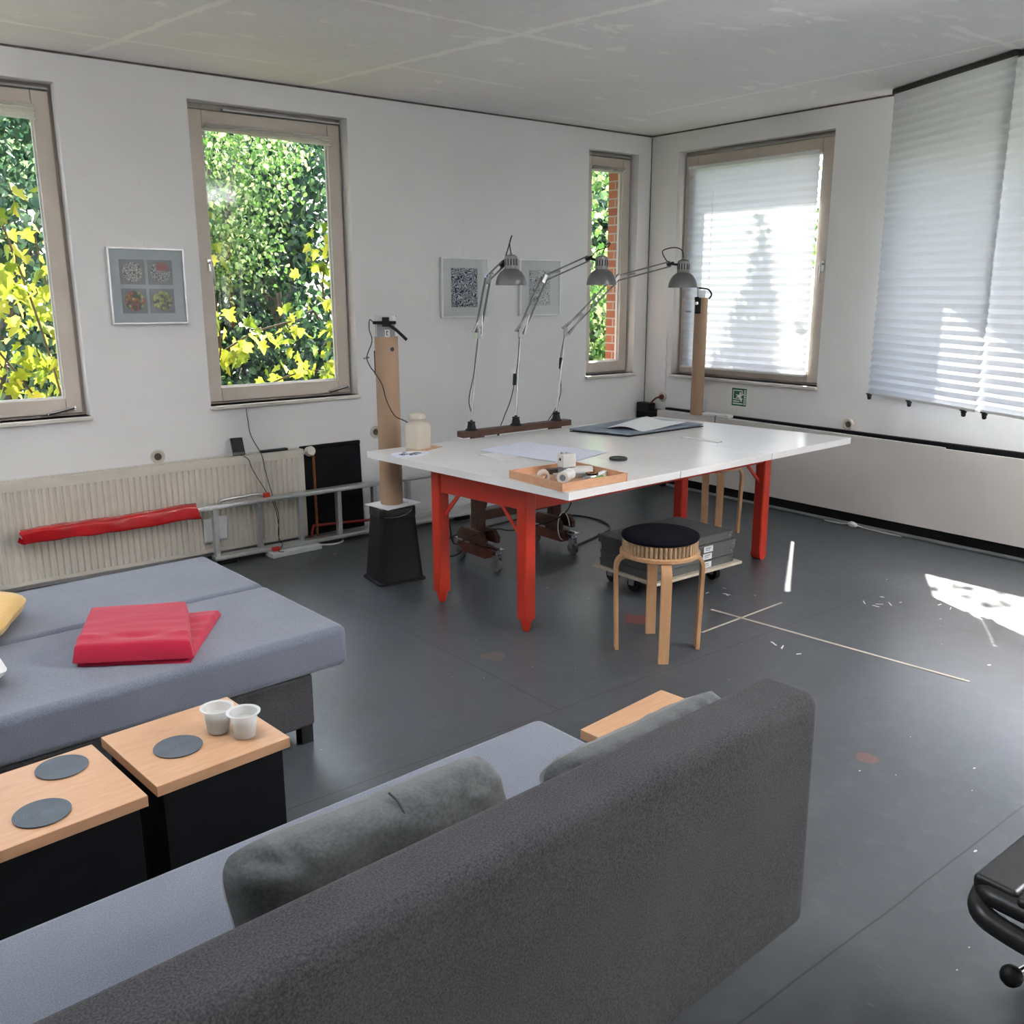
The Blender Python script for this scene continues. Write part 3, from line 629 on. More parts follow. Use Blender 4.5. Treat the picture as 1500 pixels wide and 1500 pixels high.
# ------------------------------------------------------------------ pictures on the left wall
def picture(label, cx, cz, w, h, tilt, mount, group=None):
    t = thing('framed_picture', label, 'picture', (cx, -.004, cz))
    t.rotation_euler = (0, tilt, 0); MW[t] = Matrix.Translation((cx, -.004, cz)) @ Matrix.Rotation(tilt, 4, 'Y')
    mesh_obj('frame', MB().ring_xz(-w/2, w/2, -h/2, h/2, .009, -.026, 0), mat('silver_white_frame', (.78, .78, .775), .3, .35), t, bev=.0015, seg=2)
    mesh_obj('mount', MB().box(-w/2+.008, w/2-.008, -.016, -.004, -h/2+.008, h/2-.008), mount, t)
    mesh_obj('picture_glass', MB().add([(-w/2+.008, -.021, -h/2+.008), (w/2-.008, -.021, -h/2+.008), (w/2-.008, -.021, h/2-.008), (-w/2+.008, -.021, h/2-.008)], [(0, 1, 2, 3)]), GLASS, t, smooth=False)
    mesh_obj('hanging_wire', MB().tube([(0, -.003, h/2), (.0, -.003, 2.68-cz)], .0006, 5), mat('clear_wire', (.74, .74, .73), .4), t)
    return t
t = picture('square framed picture of four bowl photographs between the two left windows', -3.930, 1.572, .405, .402, R(.6), GREYM)
for k, (dx, dz) in enumerate(((-.078, .074), (.070, .074), (-.078, -.078), (.070, -.078))):
    o = mesh_obj('photo_print', MB().box(dx-.065, dx+.065, -.0185, -.015, dz-.065, dz+.065), bowl_photo_mat('bowl_photo', k, dx, dz), t)
    o['label'] = ('photo of an empty black wire bowl', 'photo of a wire bowl with a red item', 'photo of a bowl of red and yellow fruit', 'photo of a bowl of green fruit')[k]
t = picture('framed print of dense dark blue squiggles, left of the two small prints', -1.818, 1.562, .385, .396, R(.3), LINEN_M)
mesh_obj('print', MB().box(-.112, .106, -.0185, -.015, -.128, .130), line_print_mat('dense_squiggle_print', (.016, .020, .055), (.62, .64, .68), 21, 21, -.25), t)
t = picture('framed pale print with sparse dark marks behind the lamps, right of the two small prints', -1.145, 1.562, .385, .396, R(.3), LINEN_M)
mesh_obj('print', MB().box(-.104, .092, -.0185, -.015, -.125, .122), line_print_mat('sparse_mark_print', (.03, .035, .07), (.66, .67, .68), 26, 26, .55), t)

# ------------------------------------------------------------------ work table
t = thing('work_table', 'large white topped work table on red painted legs', 'table', (-2.14, -1.86, 0))
A, B_, Dd, Ee = Vector((-3.148, -2.576)), Vector((-.986, -2.499)), Vector((-3.284, -1.188)), Vector((-1.166, -1.217))
def slab(f0, f1, g=.0008):
    a, b, c, d = A.lerp(B_, f0+g), A.lerp(B_, f1-g), Dd.lerp(Ee, f1-g), Dd.lerp(Ee, f0+g)
    return MB().prism([tuple(a), tuple(b), tuple(c), tuple(d)], .716, .750)
for k, (f0, f1) in enumerate(((0, .325), (.325, .654), (.654, 1))): mesh_obj('tabletop_panel', slab(f0, f1), WHITE, t, world=True, bev=.0015, seg=2)
legs = ((-3.020, -2.150, 'turned'), (-3.090, -1.560, 'turned'), (-1.200, -2.090, 'round'), (-1.250, -1.520, 'round'))
def leg_mb(x, y, kind):
    m = MB().at((x, y, 0), R(2)); c = .006; w = .0325
    oc = lambda w, c: [(w-c, -w), (w, -w+c), (w, w-c), (w-c, w), (-w+c, w), (-w, w-c), (-w, -w+c), (-w+c, -w)]
    if kind == 'turned':
        m.prism(oc(w, c), .066, .716); m.prism(oc(w*.86, .004), .058, .066)
        m.lathe([(.006, 0), (.014, .003), (.021, .016), (.024, .030), (.0275, .050), (.0275, .058)], 16)
    else:
        m.prism(oc(w, c), .045, .716); n = 12
        m.extrude_y([(-w, .045)] + [(-w*math.cos(PI*k/n), .045-.045*math.sin(PI*k/n)) for k in range(1, n)] + [(w, .045)], -w, w)
    return m
for x, y, k in legs: mesh_obj('leg', leg_mb(x, y, k), RED, t, world=True)
def apron(a, b, w=.024): return MB().bar((a[0], a[1], .648), (b[0], b[1], .648), w, .135)
mesh_obj('apron', apron((-3.028, -2.12), (-3.098, -1.59)), RED, t, world=True, bev=.002, seg=2)
mesh_obj('apron', apron((-2.99, -2.158), (-1.23, -2.098)), RED, t, world=True, bev=.002, seg=2)
mesh_obj('apron', apron((-3.06, -1.552), (-1.28, -1.512)), RED, t, world=True, bev=.002, seg=2)
mesh_obj('apron', apron((-1.195, -2.06), (-1.245, -1.55)), RED, t, world=True, bev=.002, seg=2)
for p0, p1 in (((-3.03, -2.115, .46), (-3.045, -1.99, .592)), ((-3.085, -1.595, .46), (-3.072, -1.71, .592)), ((-1.235, -2.09, .47), (-1.37, -2.095, .592)), ((-1.285, -1.52, .47), (-1.42, -1.522, .592)), ((-3.055, -1.56, .47), (-2.92, -1.56, .592))):
    mesh_obj('brace', MB().bar(p0, p1, .018, .008, (0, 1, 0) if abs(p0[0]-p1[0]) > .08 else (1, 0, 0)), RED, t, world=True, bev=.001, seg=1)

# things on the table
TZ = .7502
t = thing('storage_jar', 'cloudy square plastic jar with round lid on the table corner', 'jar', (-3.035, -1.285, TZ+.003), R(12))
m = MB(); h = .052
pf = [(1., .0), (1., .118), (.92, .130), (.62, .138)]
vs = []; fs = []
sq = lambda k, r: [(k*h*math.copysign(abs(math.cos(a))**r, math.cos(a)), k*h*math.copysign(abs(math.sin(a))**r, math.sin(a))) for a in [2*PI*i/32+PI/32 for i in range(32)]]
for (k, z), r in zip(pf, (.35, .35, .45, .9)): vs += [(x, y, z) for x, y in sq(k, r)]
for i in range(3): fs += [(i*32+j, i*32+(j+1) % 32, (i+1)*32+(j+1) % 32, (i+1)*32+j) for j in range(32)]
fs.append(tuple(reversed(range(32)))); m.add(vs, fs); m.lathe([(.030, .136), (.030, .150)], 28, False)
mesh_obj('body', m, JAR, t, smooth=50)
mesh_obj('lid', MB().lathe([(.036, .150), (.043, .154), (.043, .166), (.036, .176), (.020, .181), (0, .182)], 28), JAR, t)
m = MB().at((-3.05, -1.325, TZ), R(20)).box(-.07, .13, -.045, .04, 0, .0028)
solo('wood_offcut', m, TRAYW, 'thin wooden offcut lying under the cloudy jar', 'board')
t = thing('paint_palette', 'small white paint palette with dark daubs on the left corner of the table', 'palette', (-3.165, -1.405, TZ), R(-12))
mesh_obj('palette', MB().prism([(.10*math.cos(a)*(1+.08*math.cos(3*a)), .066*math.sin(a)*(1+.1*math.sin(2*a))) for a in [2*PI*k/28 for k in range(28)]], 0, .004), PAPERB, t)
m = MB(); rr = random.Random(5)
for k in range(13):
    a = rr.uniform(0, 6.28); r = rr.uniform(.2, .8); m.at((.09*r*math.cos(a), .055*r*math.sin(a), .004)).lathe([(.011, 0), (.010, .0012), (0, .0016)], 10)
mesh_obj('paint_daub', m, mat('dark_blue_paint', (.03, .045, .09), .4), t)
m = MB().prism([(-2.735, -2.101), (-2.364, -1.995), (-2.485, -1.481), (-2.833, -1.532)], TZ+.0025, TZ+.0035)
solo('drawing_paper', m, PAPERB, 'large bluish sheet of drawing paper flat on the table', 'paper')
m = MB().prism([(-2.915, -1.825), (-2.70, -1.80), (-2.68, -1.63), (-2.905, -1.64)], TZ, TZ+.002)
solo('card_sheet', m, CARD, 'pale card half under the large drawing paper', 'card')
m = MB().at((-2.464, -2.172, TZ)).lathe([(.042, 0), (.044, .002), (.044, .010), (.041, .012), (.034, .012), (.033, .009), (0, .009)], 36)
solo('flat_disc', m, mat('dark_green_black', (.014, .017, .016), .45), 'round black lid lying alone in the middle of the table', 'lid')
m = MB().at((-1.692, -2.03, TZ), R(4)).box(-.018, .018, -.125, .125, 0, .004)
solo('ruler', m, mat('ruler_white', (.66, .65, .64), .4), 'thin white ruler lying across the right panels of the table', 'ruler')
t = thing('portfolio', 'flat slate blue portfolio lying on the back right of the table', 'portfolio', (-1.65, -1.50, TZ))
pc = [(-1.921, -1.707), (-1.289, -1.705), (-1.349, -1.262), (-2.039, -1.345)]
mesh_obj('cover', MB().prism(pc, TZ+.010, TZ+.018), PORTF, t, world=True, bev=.002, seg=2)
mesh_obj('back_cover', MB().prism([(x*.999, y*1.001) for x, y in pc], TZ, TZ+.004), BLACK, t, world=True)
mesh_obj('sheaf', MB().prism([(-1.90, -1.69), (-1.31, -1.69), (-1.37, -1.28), (-2.01, -1.36)], TZ+.004, TZ+.010), CARD, t, world=True)
def curl(u, v):
    p = Vector((-1.885, -1.475)).lerp(Vector((-1.385, -1.335)), u).lerp(Vector((-1.80, -1.70)).lerp(Vector((-1.40, -1.672)), u), v)
    return (p.x, p.y, TZ+.0195+.014*max(0, .35-u)**1*2*math.sin(PI*min(1, v*1.1))+.012*max(0, u-.7)+.010*math.sin(v*3+u*2)**2)
solo('curled_paper', MB().grid(curl, 16, 14), PAPER, 'curled white sheets of paper on top of the slate portfolio', 'paper', solid=.0012)
# tray with tools
t = thing('wooden_tray', 'square shallow wooden tray of tools at the near corner of the table', 'tray', (-2.972, -2.375, TZ), R(-2))
w = .182
mesh_obj('base', MB().box(-w+.009, w-.009, -w+.009, w-.009, .0, .005), TRAYW, t)
for a in (0, PI/2, PI, -PI/2): mesh_obj('side', MB().at((0, 0, 0), a).box(-w, w-.009, -w, -w+.009, 0, .036), TRAYW, t, bev=.0012, seg=1)
def on_tray(x, y): p = MW[t] @ Vector((x, y, .0055)); return (p.x, p.y, p.z)
TR = t
k = thing('white_camera_box', 'upright pale box with a dark round hole standing in the tray', 'device', on_tray(.055, .075), R(-4))
mesh_obj('body', MB().box(-.036, .036, -.022, .022, .034, .092), mat('pale_grey_plastic', (.62, .61, .58), .45), k, bev=.004)
mesh_obj('base', MB().box(-.033, .033, -.021, .021, 0, .034), mat('mid_grey_plastic', (.22, .22, .23), .45), k, bev=.003)
mesh_obj('hole', MB().at((-.0362, 0, .07), 0, 0, R(-90)).lathe([(.0065, 0), (.0065, .001), (0, .001)], 14), BLACK, k)
mesh_obj('button', MB().at((-.022, .006, .092)).lathe([(.007, 0), (.007, .008), (0, .009)], 12).at((.004, .004, .092)).lathe([(.009, 0), (.009, .004), (0, .005)], 12), STEEL, k)
k = thing('tape_roll', 'fat white roll with grey core lying on its side in the tray front', 'roll', on_tray(-.055, -.055), R(28))
m = MB().at((-.045, 0, .026), 0, 0, R(90)).lathe([(.014, 0), (.026, 0), (.026, .040), (.024, .042), (.024, .048), (.026, .050), (.026, .090), (.014, .090)], 28, False)
mesh_obj('roll', m, mat('roll_white', (.74, .73, .70), .5), k)
mesh_obj('core', MB().at((-.044, 0, .026), 0, 0, R(90)).lathe([(.014, 0), (.014, .088), (0, .088)], 20), mat('roll_core', (.18, .21, .24), .5), k)
k = thing('masking_roll', 'smaller white tape roll behind the fat roll in the tray', 'roll', on_tray(-.135, .00), R(60))
mesh_obj('roll', MB().at((-.012, 0, .026), 0, 0, R(82)).lathe([(.015, 0), (.026, 0), (.026, .026), (.015, .026)], 24, False), mat('tape_cream', (.70, .64, .56), .6), k)
k = thing('metal_clamp', 'grey metal clamp lying near the tray front corner', 'clamp', on_tray(.03, -.105), R(20))
m = MB().tube(bez([(-.05, 0, .012), (-.02, .012, .016), (.02, .01, .014), (.05, -.005, .012)]), .008, 8); m.at((-.03, -.012, .010)).lathe([(0, -.009), (.013, -.007), (.013, .007), (0, .009)], 12).at((.0, -.02, .010)).lathe([(0, -.009), (.012, -.007), (.012, .007), (0, .009)], 12)
mesh_obj('body', m, STEEL, k)
mesh_obj('grip', MB().box(.02, .085, -.028, -.010, .003, .016), GREENP, k, bev=.003, seg=2)['label'] = 'green grip'
m = MB().at(on_tray(.03, .005), R(-28)).box(-.085, .085, -.014, .014, 0, .020); solo('steel_bar', m, ALU, 'grey metal bar lying across the tray middle', 'bar', bev=.002, seg=2)
m = MB().at(on_tray(.09, .045), R(-38)).box(-.07, .07, -.007, .007, 0, .030).box(-.07, .07, .012, .022, 0, .034); solo('measuring_sticks', m, WHITEM, 'pair of narrow white slats leaning at the tray back', 'slats', bev=.001, seg=1)
m = MB().at(on_tray(.145, -.06), R(22)).box(-.065, .065, -.012, .012, 0, .022); solo('flat_block', m, WHITEM, 'white flat block in the right corner of the tray', 'block', bev=.003, seg=2)
k = thing('wire_spool', 'black spool of copper coloured wire in the tray', 'spool', on_tray(.075, -.072))
mesh_obj('rim', MB().lathe([(.027, 0), (.027, .004), (.022, .005), (.022, .022), (.027, .023), (.027, .027), (.012, .027), (.012, .024)], 24, False), BLACK, k)
mesh_obj('wire', MB().lathe([(.0215, .0275), (.014, .029), (.012, .028)], 20, False), ORANGE, k)
m = MB().at(on_tray(.115, .085), R(-35)).box(-.10, .10, -.016, .016, 0, .016); solo('black_ruler', m, BLACK, 'long black case lying along the tray back edge', 'case', bev=.003, seg=2)
m = MB().at(on_tray(.02, .12), R(-20)).box(-.03, .05, -.02, .02, 0, .022); solo('dark_block', m, mat('dark_brown_block', (.05, .035, .03), .5), 'dark brown block in the tray behind the pale box', 'block', bev=.003, seg=2)
m = MB().at(on_tray(.105, -.135), R(8)).box(-.035, .03, -.012, .012, 0, .010); solo('orange_knife', m, ORANGE, 'orange handle at the tray front right', 'handle', bev=.003, seg=2)

# ------------------------------------------------------------------ cardboard tubes, bin
def rrect(hx, hy, r, n=5):
    out = []
    for cx, cy, a0 in ((hx-r, hy-r, 0), (-hx+r, hy-r, PI/2), (-hx+r, -hy+r, PI), (hx-r, -hy+r, 1.5*PI)):
        out += [(cx+r*math.cos(a0+k*PI/2/n), cy+r*math.sin(a0+k*PI/2/n)) for k in range(n+1)]
    return out
def loft(levels, n=5):                     # levels: (hx, hy, r, z)
    m = MB(); rings = [[(x, y, z) for x, y in rrect(hx, hy, r, n)] for hx, hy, r, z in levels]; k = len(rings[0])
    vs = [p for r in rings for p in r]; fs = [(i*k+j, i*k+(j+1) % k, (i+1)*k+(j+1) % k, (i+1)*k+j) for i in range(len(rings)-1) for j in range(k)]
    fs += [tuple(reversed(range(k))), tuple(range((len(rings)-1)*k, len(rings)*k))]; return m.add(vs, fs)
t = thing('waste_bin', 'black waste bin turned upside down under the big cardboard tube', 'bin', (-3.065, -1.055, 0), R(-6))
mesh_obj('body', loft([(.130, .112, .03, .014), (.104, .088, .03, .360)]), BLACK, t)
mesh_obj('rim', loft([(.142, .124, .032, 0), (.142, .124, .032, .009), (.134, .116, .03, .016)]), BLACK, t)
mesh_obj('bottom_band', loft([(.107, .091, .032, .362), (.107, .091, .032, .408), (.102, .086, .03, .414)]), mat('black_gloss_band', (.016, .016, .017), .25), t)
mesh_obj('wire_handle', MB().tube(bez([(-.092, -.094, .372), (-.03, -.100, .368), (.03, -.101, .376), (.07, -.098, .396)]), .0025, 6), STEEL, t)
m = MB().at((-3.052, -1.048, .4145), R(8)).box(-.118, .118, -.098, .098, 0, .0045)
solo('square_board', m, WHITEM, 'white square board between the black bin and the big cardboard tube', 'board')
def tube_post(label, loc, r, h, cat='tube'):
    t = thing('cardboard_tube', label, cat, loc)
    mesh_obj('tube', MB().lathe([(r, 0), (r, h), (r-.006, h), (r-.006, .02)], 40, False), KRAFT, t); return t
t = tube_post('wide brown cardboard tube standing on the black bin behind the table corner', (-3.055, -1.035, .4195), .061, .892)
t['group'] = 'cardboard tubes'
RC = R(-38.5)
mesh_obj('hole', MB().at((.61*.061*0+math.cos(R(-92))*.0605, math.sin(R(-92))*.0605, .83), R(-92), 0, R(90)).lathe([(.011, 0), (.011, .0012), (0, .0012)], 18), BLACK, t)
t = thing('clamp_stand', 'grey plate with black clamp and lever on top of the wide cardboard tube', 'clamp', (-3.055, -1.035, 1.30), RC)
mesh_obj('plate', MB().box(-.047, .047, -.003, .003, -.06, .112).box(-.058, .054, -.010, .030, .112, .119), PLATE, t, bev=.001, seg=1)
mesh_obj('plate_top', MB().box(-.058, .054, -.012, -.008, .078, .119), mat('pale_grey_edge', (.62, .62, .60), .5), t)
mesh_obj('clamp_bar', MB().box(-.064, .056, -.030, -.012, .076, .092).box(-.014, .020, -.036, -.010, .064, .112), BLACK, t, bev=.002, seg=2)
mesh_obj('lever', MB().tube(bez([(.022, -.032, .072), (.055, -.036, .050), (.090, -.038, .018), (.112, -.038, -.004)]), [.008]*25, 10), BLACK, t)
mesh_obj('label', MB().box(-.006, .020, -.0045, -.003, .010, .048), PAPER, t)
mesh_obj('label_mark', MB().box(.002, .012, -.0052, -.0045, .036, .041).box(.002, .006, -.0052, -.0045, .018, .041).box(.002, .012, -.0052, -.0045, .018, .022), INK, t)
mesh_obj('rod', MB().cyl((-.053, -.010, .08), (-.050, -.010, -.05), .003, n=8), STEEL, t)
mesh_obj('thumb_screw', MB().at((-.052, -.012, -.048)).lathe([(0, -.012), (.008, -.010), (.009, 0), (.008, .010), (0, .012)], 12).cyl((-.068, -.012, -.05), (-.036, -.012, -.044), .005, n=8), CHROME, t)
mesh_obj('strap', MB().box(-.066, -.0615, -.008, .006, -.185, -.060), BLACK, t)
mesh_obj('cable', MB().tube(bez([(-.064, -.02, .088), (-.080, -.02, .098), (-.084, -.02, .05), (-.072, -.02, -.01), (-.100, -.03, -.09), (-.085, -.03, -.14), (-.062, -.04, -.17), (-.02, -.075, -.23), (.0, -.075, -.31), (.04, -.08, -.39), (.09, -.07, -.42), (.13, -.13, -.433)]), .0028, 6), CABLE, t)
t = tube_post('slimmer brown cardboard tube standing on the convector cover before the blinds window', (-.090, -.635, .6145), .048, .872)
t['group'] = 'cardboard tubes'
t = thing('clamp_stand', 'clear plate with black clamp and curved arm on the slimmer cardboard tube', 'clamp', (-.090, -.635, 1.487), RC)
mesh_obj('plate', MB().box(-.030, .030, -.002, .002, -.03, .055), frosted('clear_plate', (.85, .87, .88), .6), t)
mesh_obj('clamp_block', MB().box(-.053, -.012, -.054, -.030, -.115, .0).box(-.055, -.026, -.052, -.02, -.02, .006), BLACK, t, bev=.003, seg=2)
mesh_obj('post', MB().box(-.040, -.030, -.040, -.030, -.03, .072), STEEL, t)
mesh_obj('thumb_screw', MB().at((-.046, -.062, -.040), 0, R(90)).lathe([(0, -.012), (.012, -.008), (.014, 0), (.012, .010), (0, .012)], 14).cyl((-.07, -.06, -.044), (-.03, -.06, -.036), .007, n=8), CHROME, t)
mesh_obj('arm', MB().tube(bez([(-.042, -.03, .070), (.0, -.03, .068), (.045, -.03, .058), (.068, -.03, .022), (.052, -.02, -.008)]), .0065, 10), BLACK, t)

# ------------------------------------------------------------------ lamp trolley
t = thing('lamp_trolley', 'brown wooden stand on castors behind the table carrying three lamps', 'stand', (-2.265, -1.15, 0))
mesh_obj('top_beam', MB().box(-2.665, -1.865, -1.172, -1.108, .752, .786), DARKW, t, world=True, bev=.003, seg=2)
for x, y in ((-2.555, -1.150), (-1.980, -1.150)):
    mesh_obj('post', MB().box(x-.034, x+.034, y-.026, y+.026, .13, .752), DARKW, t, world=True, bev=.003, seg=2)
    f = MB().extrude_x([(y-.150, .098), (y-.112, .066), (y+.112, .066), (y+.150, .098), (y+.150, .128), (y-.150, .128)], x-.042, x+.042)
    mesh_obj('foot', f, DARKW2, t, world=True, bev=.003, seg=2)
    for s in (-1, 1):
        f = MB().extrude_x([(y-.125, .146), (y+.125, .146), (y+.125, .185), (y+.085, .222), (y-.085, .222), (y-.125, .185)], x+s*.048-.014, x+s*.048+.014)
        mesh_obj('cheek', f, DARKW, t, world=True, bev=.003, seg=2)
        yy = y+s*.175
        c = MB().box(x-.030, x+.030, min(yy+s*.028, yy-s*.060), max(yy+s*.028, yy-s*.060), .124, .131); c.cyl((x, yy, .105), (x, yy, .124), .014, n=12); c.lathe([], 3) if False else None
        c.extrude_x([(yy-.016, .105), (yy-.018, .035), (yy+.018, .035), (yy+.016, .105)], x-.020, x-.015); c.extrude_x([(yy-.016, .105), (yy+.016, .105), (yy+.018, .035), (yy-.018, .035)][::-1], x+.015, x+.020); c.box(x-.020, x+.020, yy-.014, yy+.014, .098, .106)
        fk = mesh_obj('castor', c, CHROME, t, world=True)
        mesh_obj('wheel', MB().cyl((x-.012, yy, .036), (x+.012, yy, .036), .036, n=24), mat('grey_rubber', (.16, .16, .155), .6), fk, world=True)
    mesh_obj('spacer', MB().box(x-.044, x+.044, y-.03, y+.03, .126, .148), DARKW, t, world=True)
mesh_obj('cross_rail', MB().box(-2.522, -2.013, -1.162, -1.138, .262, .318), DARKW, t, world=True, bev=.003, seg=2)

# ------------------------------------------------------------------ clamp lamps, modelled in their own planes
def lamp(label, base, pole_top, j1, j2, neck, head, cab, cable_pts, sw=None):
    t = thing('work_lamp', label, 'lamp', base, 0, 'grey spring arm work lamps')
    b = Vector(base); L = lambda p: Vector(p)-b
    mesh_obj('clamp_base', MB().lathe([(.034, 0), (.034, .006), (.026, .010), (.020, .040), (.022, .044), (.022, .048), (.009, .050), (.008, .058)], 20), BLACK, t)
    pt = L(pole_top); mesh_obj('pole', MB().cyl((0, 0, .05), pt, .0062, n=12), STEEL, t)
    q1, q2_ = L(j1), L(j2); nk = L(neck); hd = L(head)
    side = (q2_-pt).normalized().cross(Vector((0, 0, 1))); side = side.normalized() if side.length > .1 else Vector((.783, -.622, 0))
    def arm(a, c, off):
        d = (c-a).normalized(); pz = side.cross(d).normalized(); m = MB()
        for s in (-1, 1): m.bar(a+pz*off*s, c+pz*off*s, .0085, .0085)
        return m
    lo = arm(pt, q1, .017)
    d = (q1-pt); dn = d.normalized(); pz = side.cross(dn).normalized()
    mesh_obj('lower_arm', lo, ARM, t)
    sp = MB().cyl(pt+pz*.030-dn*.005, pt+dn*d.length*.34+pz*.004, .0060, n=10); sp.cyl(pt-pz*.028, pt+dn*d.length*.34-pz*.006, .0060, n=10); mesh_obj('spring', sp, STEEL, t)
    mesh_obj('elbow', MB().bar(pt-Vector((0, 0, .03)), pt+Vector((0, 0, .026)), .020, .030, side).cyl(pt-side*.016, pt+side*.016, .010, n=12), STEEL, t)
    mesh_obj('elbow', MB().bar(q1-dn*.028, q1+dn*.020, .018, .040, side).cyl(q1-side*.015, q1+side*.015, .010, n=12), STEEL, t)
    mesh_obj('upper_arm', arm(q1, q2_, .014), ARM, t)
    mesh_obj('spring', MB().cyl(q1+Vector((0, 0, .02)), q1+(q2_-q1)*.36, .0055, n=10), STEEL, t)
    mesh_obj('elbow', MB().bar(q2_-(q2_-q1).normalized()*.02, q2_+(q2_-q1).normalized()*.018, .018, .036, side).cyl(q2_, nk, .007, n=8), BLACK, t)
    hz = hd
    prof = [(.0860, -.062), (.0872, -.060), (.0845, -.040), (.076, -.015), (.061, .008), (.042, .022), (.036, .026)]
    sh = mesh_obj('shade', MB().at(hz).lathe(prof + [(.034, .024), (.060, .004), (.0745, -.017), (.083, -.041), (.0858, -.062)], 40, False), LAMPG, t)
    mesh_obj('lamp_socket', MB().at(hz).lathe([(.036, .024), (.0365, .030), (.0365, .082), (.033, .094), (.020, .101), (.008, .102), (.007, .112), (0, .112)], 28, True), mat('socket_silver', (.26, .255, .25), .4, .5), t)
    sl = MB()
    for k in range(14):
        a = 2*PI*k/14; sl.at(hz + Vector((.0366*math.cos(a), .0366*math.sin(a), .060)), a).box(-.001, .0008, -.0028, .0028, -.016, .018)
    mesh_obj('vent_slots', sl, BLACK, t)
    mesh_obj('bulb', MB().at(hz).lathe([(0, -.050), (.020, -.044), (.029, -.025), (.026, -.006), (.014, .012), (.013, .024)], 20), mat('frosted_bulb', (.80, .80, .78), .35), t)
    mesh_obj('cable', MB().tube(bez([L(p) for p in cab]), .0032, 6), CABLE, t)
    if cable_pts:
        c = mesh_obj('cable', MB().tube(bez([L(p) for p in cable_pts]), .0028, 6), CABLE, t)
        if sw: mesh_obj('switch', MB().at(L(sw), 0, R(4)).box(-.009, .009, -.008, .008, -.034, .034), BLACK, t, bev=.004, seg=2)
    return t
Z0 = .786
lamp('grey work lamp leftmost on the brown beam, its shade over the squiggle print edge', (-2.588, -1.140, Z0), (-2.500, -1.090, 1.315), (-2.406, -1.062, 1.609), (-2.325, -1.096, 1.690), (-2.300, -1.105, 1.700), (-2.297, -1.132, 1.636),
     [(-2.297, -1.132, 1.745), (-2.280, -1.10, 1.80), (-2.262, -1.097, 1.842), (-2.285, -1.10, 1.79), (-2.318, -1.10, 1.71), (-2.34, -1.09, 1.66)],
     [(-2.505, -1.10, 1.30), (-2.552, -1.12, 1.10), (-2.595, -1.13, .96), (-2.58, -1.13, .88), (-2.57, -1.13, .80)])
lamp('grey work lamp in the middle of the brown beam, before the narrow window', (-2.270, -1.140, Z0), (-2.178, -1.066, 1.305), (-2.020, -1.092, 1.612), (-1.800, -1.232, 1.725), (-1.765, -1.268, 1.712), (-1.753, -1.291, 1.636),
     [(-1.753, -1.291, 1.745), (-1.715, -1.285, 1.795), (-1.690, -1.288, 1.812), (-1.700, -1.285, 1.79), (-1.765, -1.26, 1.765), (-1.79, -1.24, 1.73)],
     [(-2.185, -1.072, 1.31), (-2.215, -1.09, 1.15), (-2.250, -1.10, 1.02), (-2.285, -1.11, .93), (-2.335, -1.12, .85), (-2.37, -1.125, .79)], (-2.247, -1.10, 1.045))
lamp('grey work lamp rightmost on the brown beam, its arm reaching towards the slimmer tube', (-1.960, -1.140, Z0), (-1.845, -1.086, 1.305), (-1.560, -1.216, 1.612), (-1.290, -1.400, 1.697), (-1.245, -1.440, 1.690), (-1.238, -1.457, 1.620),
     [(-1.238, -1.457, 1.730), (-1.25, -1.45, 1.775), (-1.29, -1.42, 1.790), (-1.345, -1.385, 1.77), (-1.32, -1.39, 1.72), (-1.30, -1.40, 1.705)],
     [(-1.85, -1.092, 1.31), (-1.885, -1.09, 1.16), (-1.895, -1.10, 1.06), (-1.90, -1.11, .95), (-1.945, -1.12, .86), (-2.01, -1.125, .79)], (-1.893, -1.10, 1.12))
m = MB().tube(bez([(-2.37, -1.125, .782), (-2.40, -1.08, .60), (-2.45, -1.07, .30), (-2.60, -1.02, .05), (-2.62, -.80, .008), (-2.30, -.55, .008), (-2.00, -.50, .008), (-1.65, -.48, .008), (-1.36, -.62, .008), (-1.30, -.85, .008), (-1.40, -1.05, .008), (-1.60, -1.14, .008), (-1.85, -1.22, .008)]), .0065, 8)
solo('floor_cable', m, CABLE, 'thick black cable looping over the floor behind the table', 'cable')
m = MB().tube(bez([(-3.04, -1.535, .47), (-2.98, -1.48, .36), (-2.86, -1.35, .22), (-2.66, -1.22, .20), (-2.5, -1.24, .222), (-2.42, -1.32, .22), (-2.25, -1.5, .30), (-2.20, -1.55, .42), (-2.3, -1.54, .58)]), .0038, 6)
solo('slack_cable', m, CABLE, 'thin black cable sagging from the red table leg over the trolley foot', 'cable')
m = MB().tube([(-2.02 + .055*math.cos(a)*.6, -1.30+.03*math.sin(a*.5), .17+.085*math.sin(a)) for a in [2*PI*k/40 for k in range(38)]], .0035, 6)
solo('cable_loop', m, WCABLE, 'pale cable loop hanging at the rear trolley foot', 'cable')

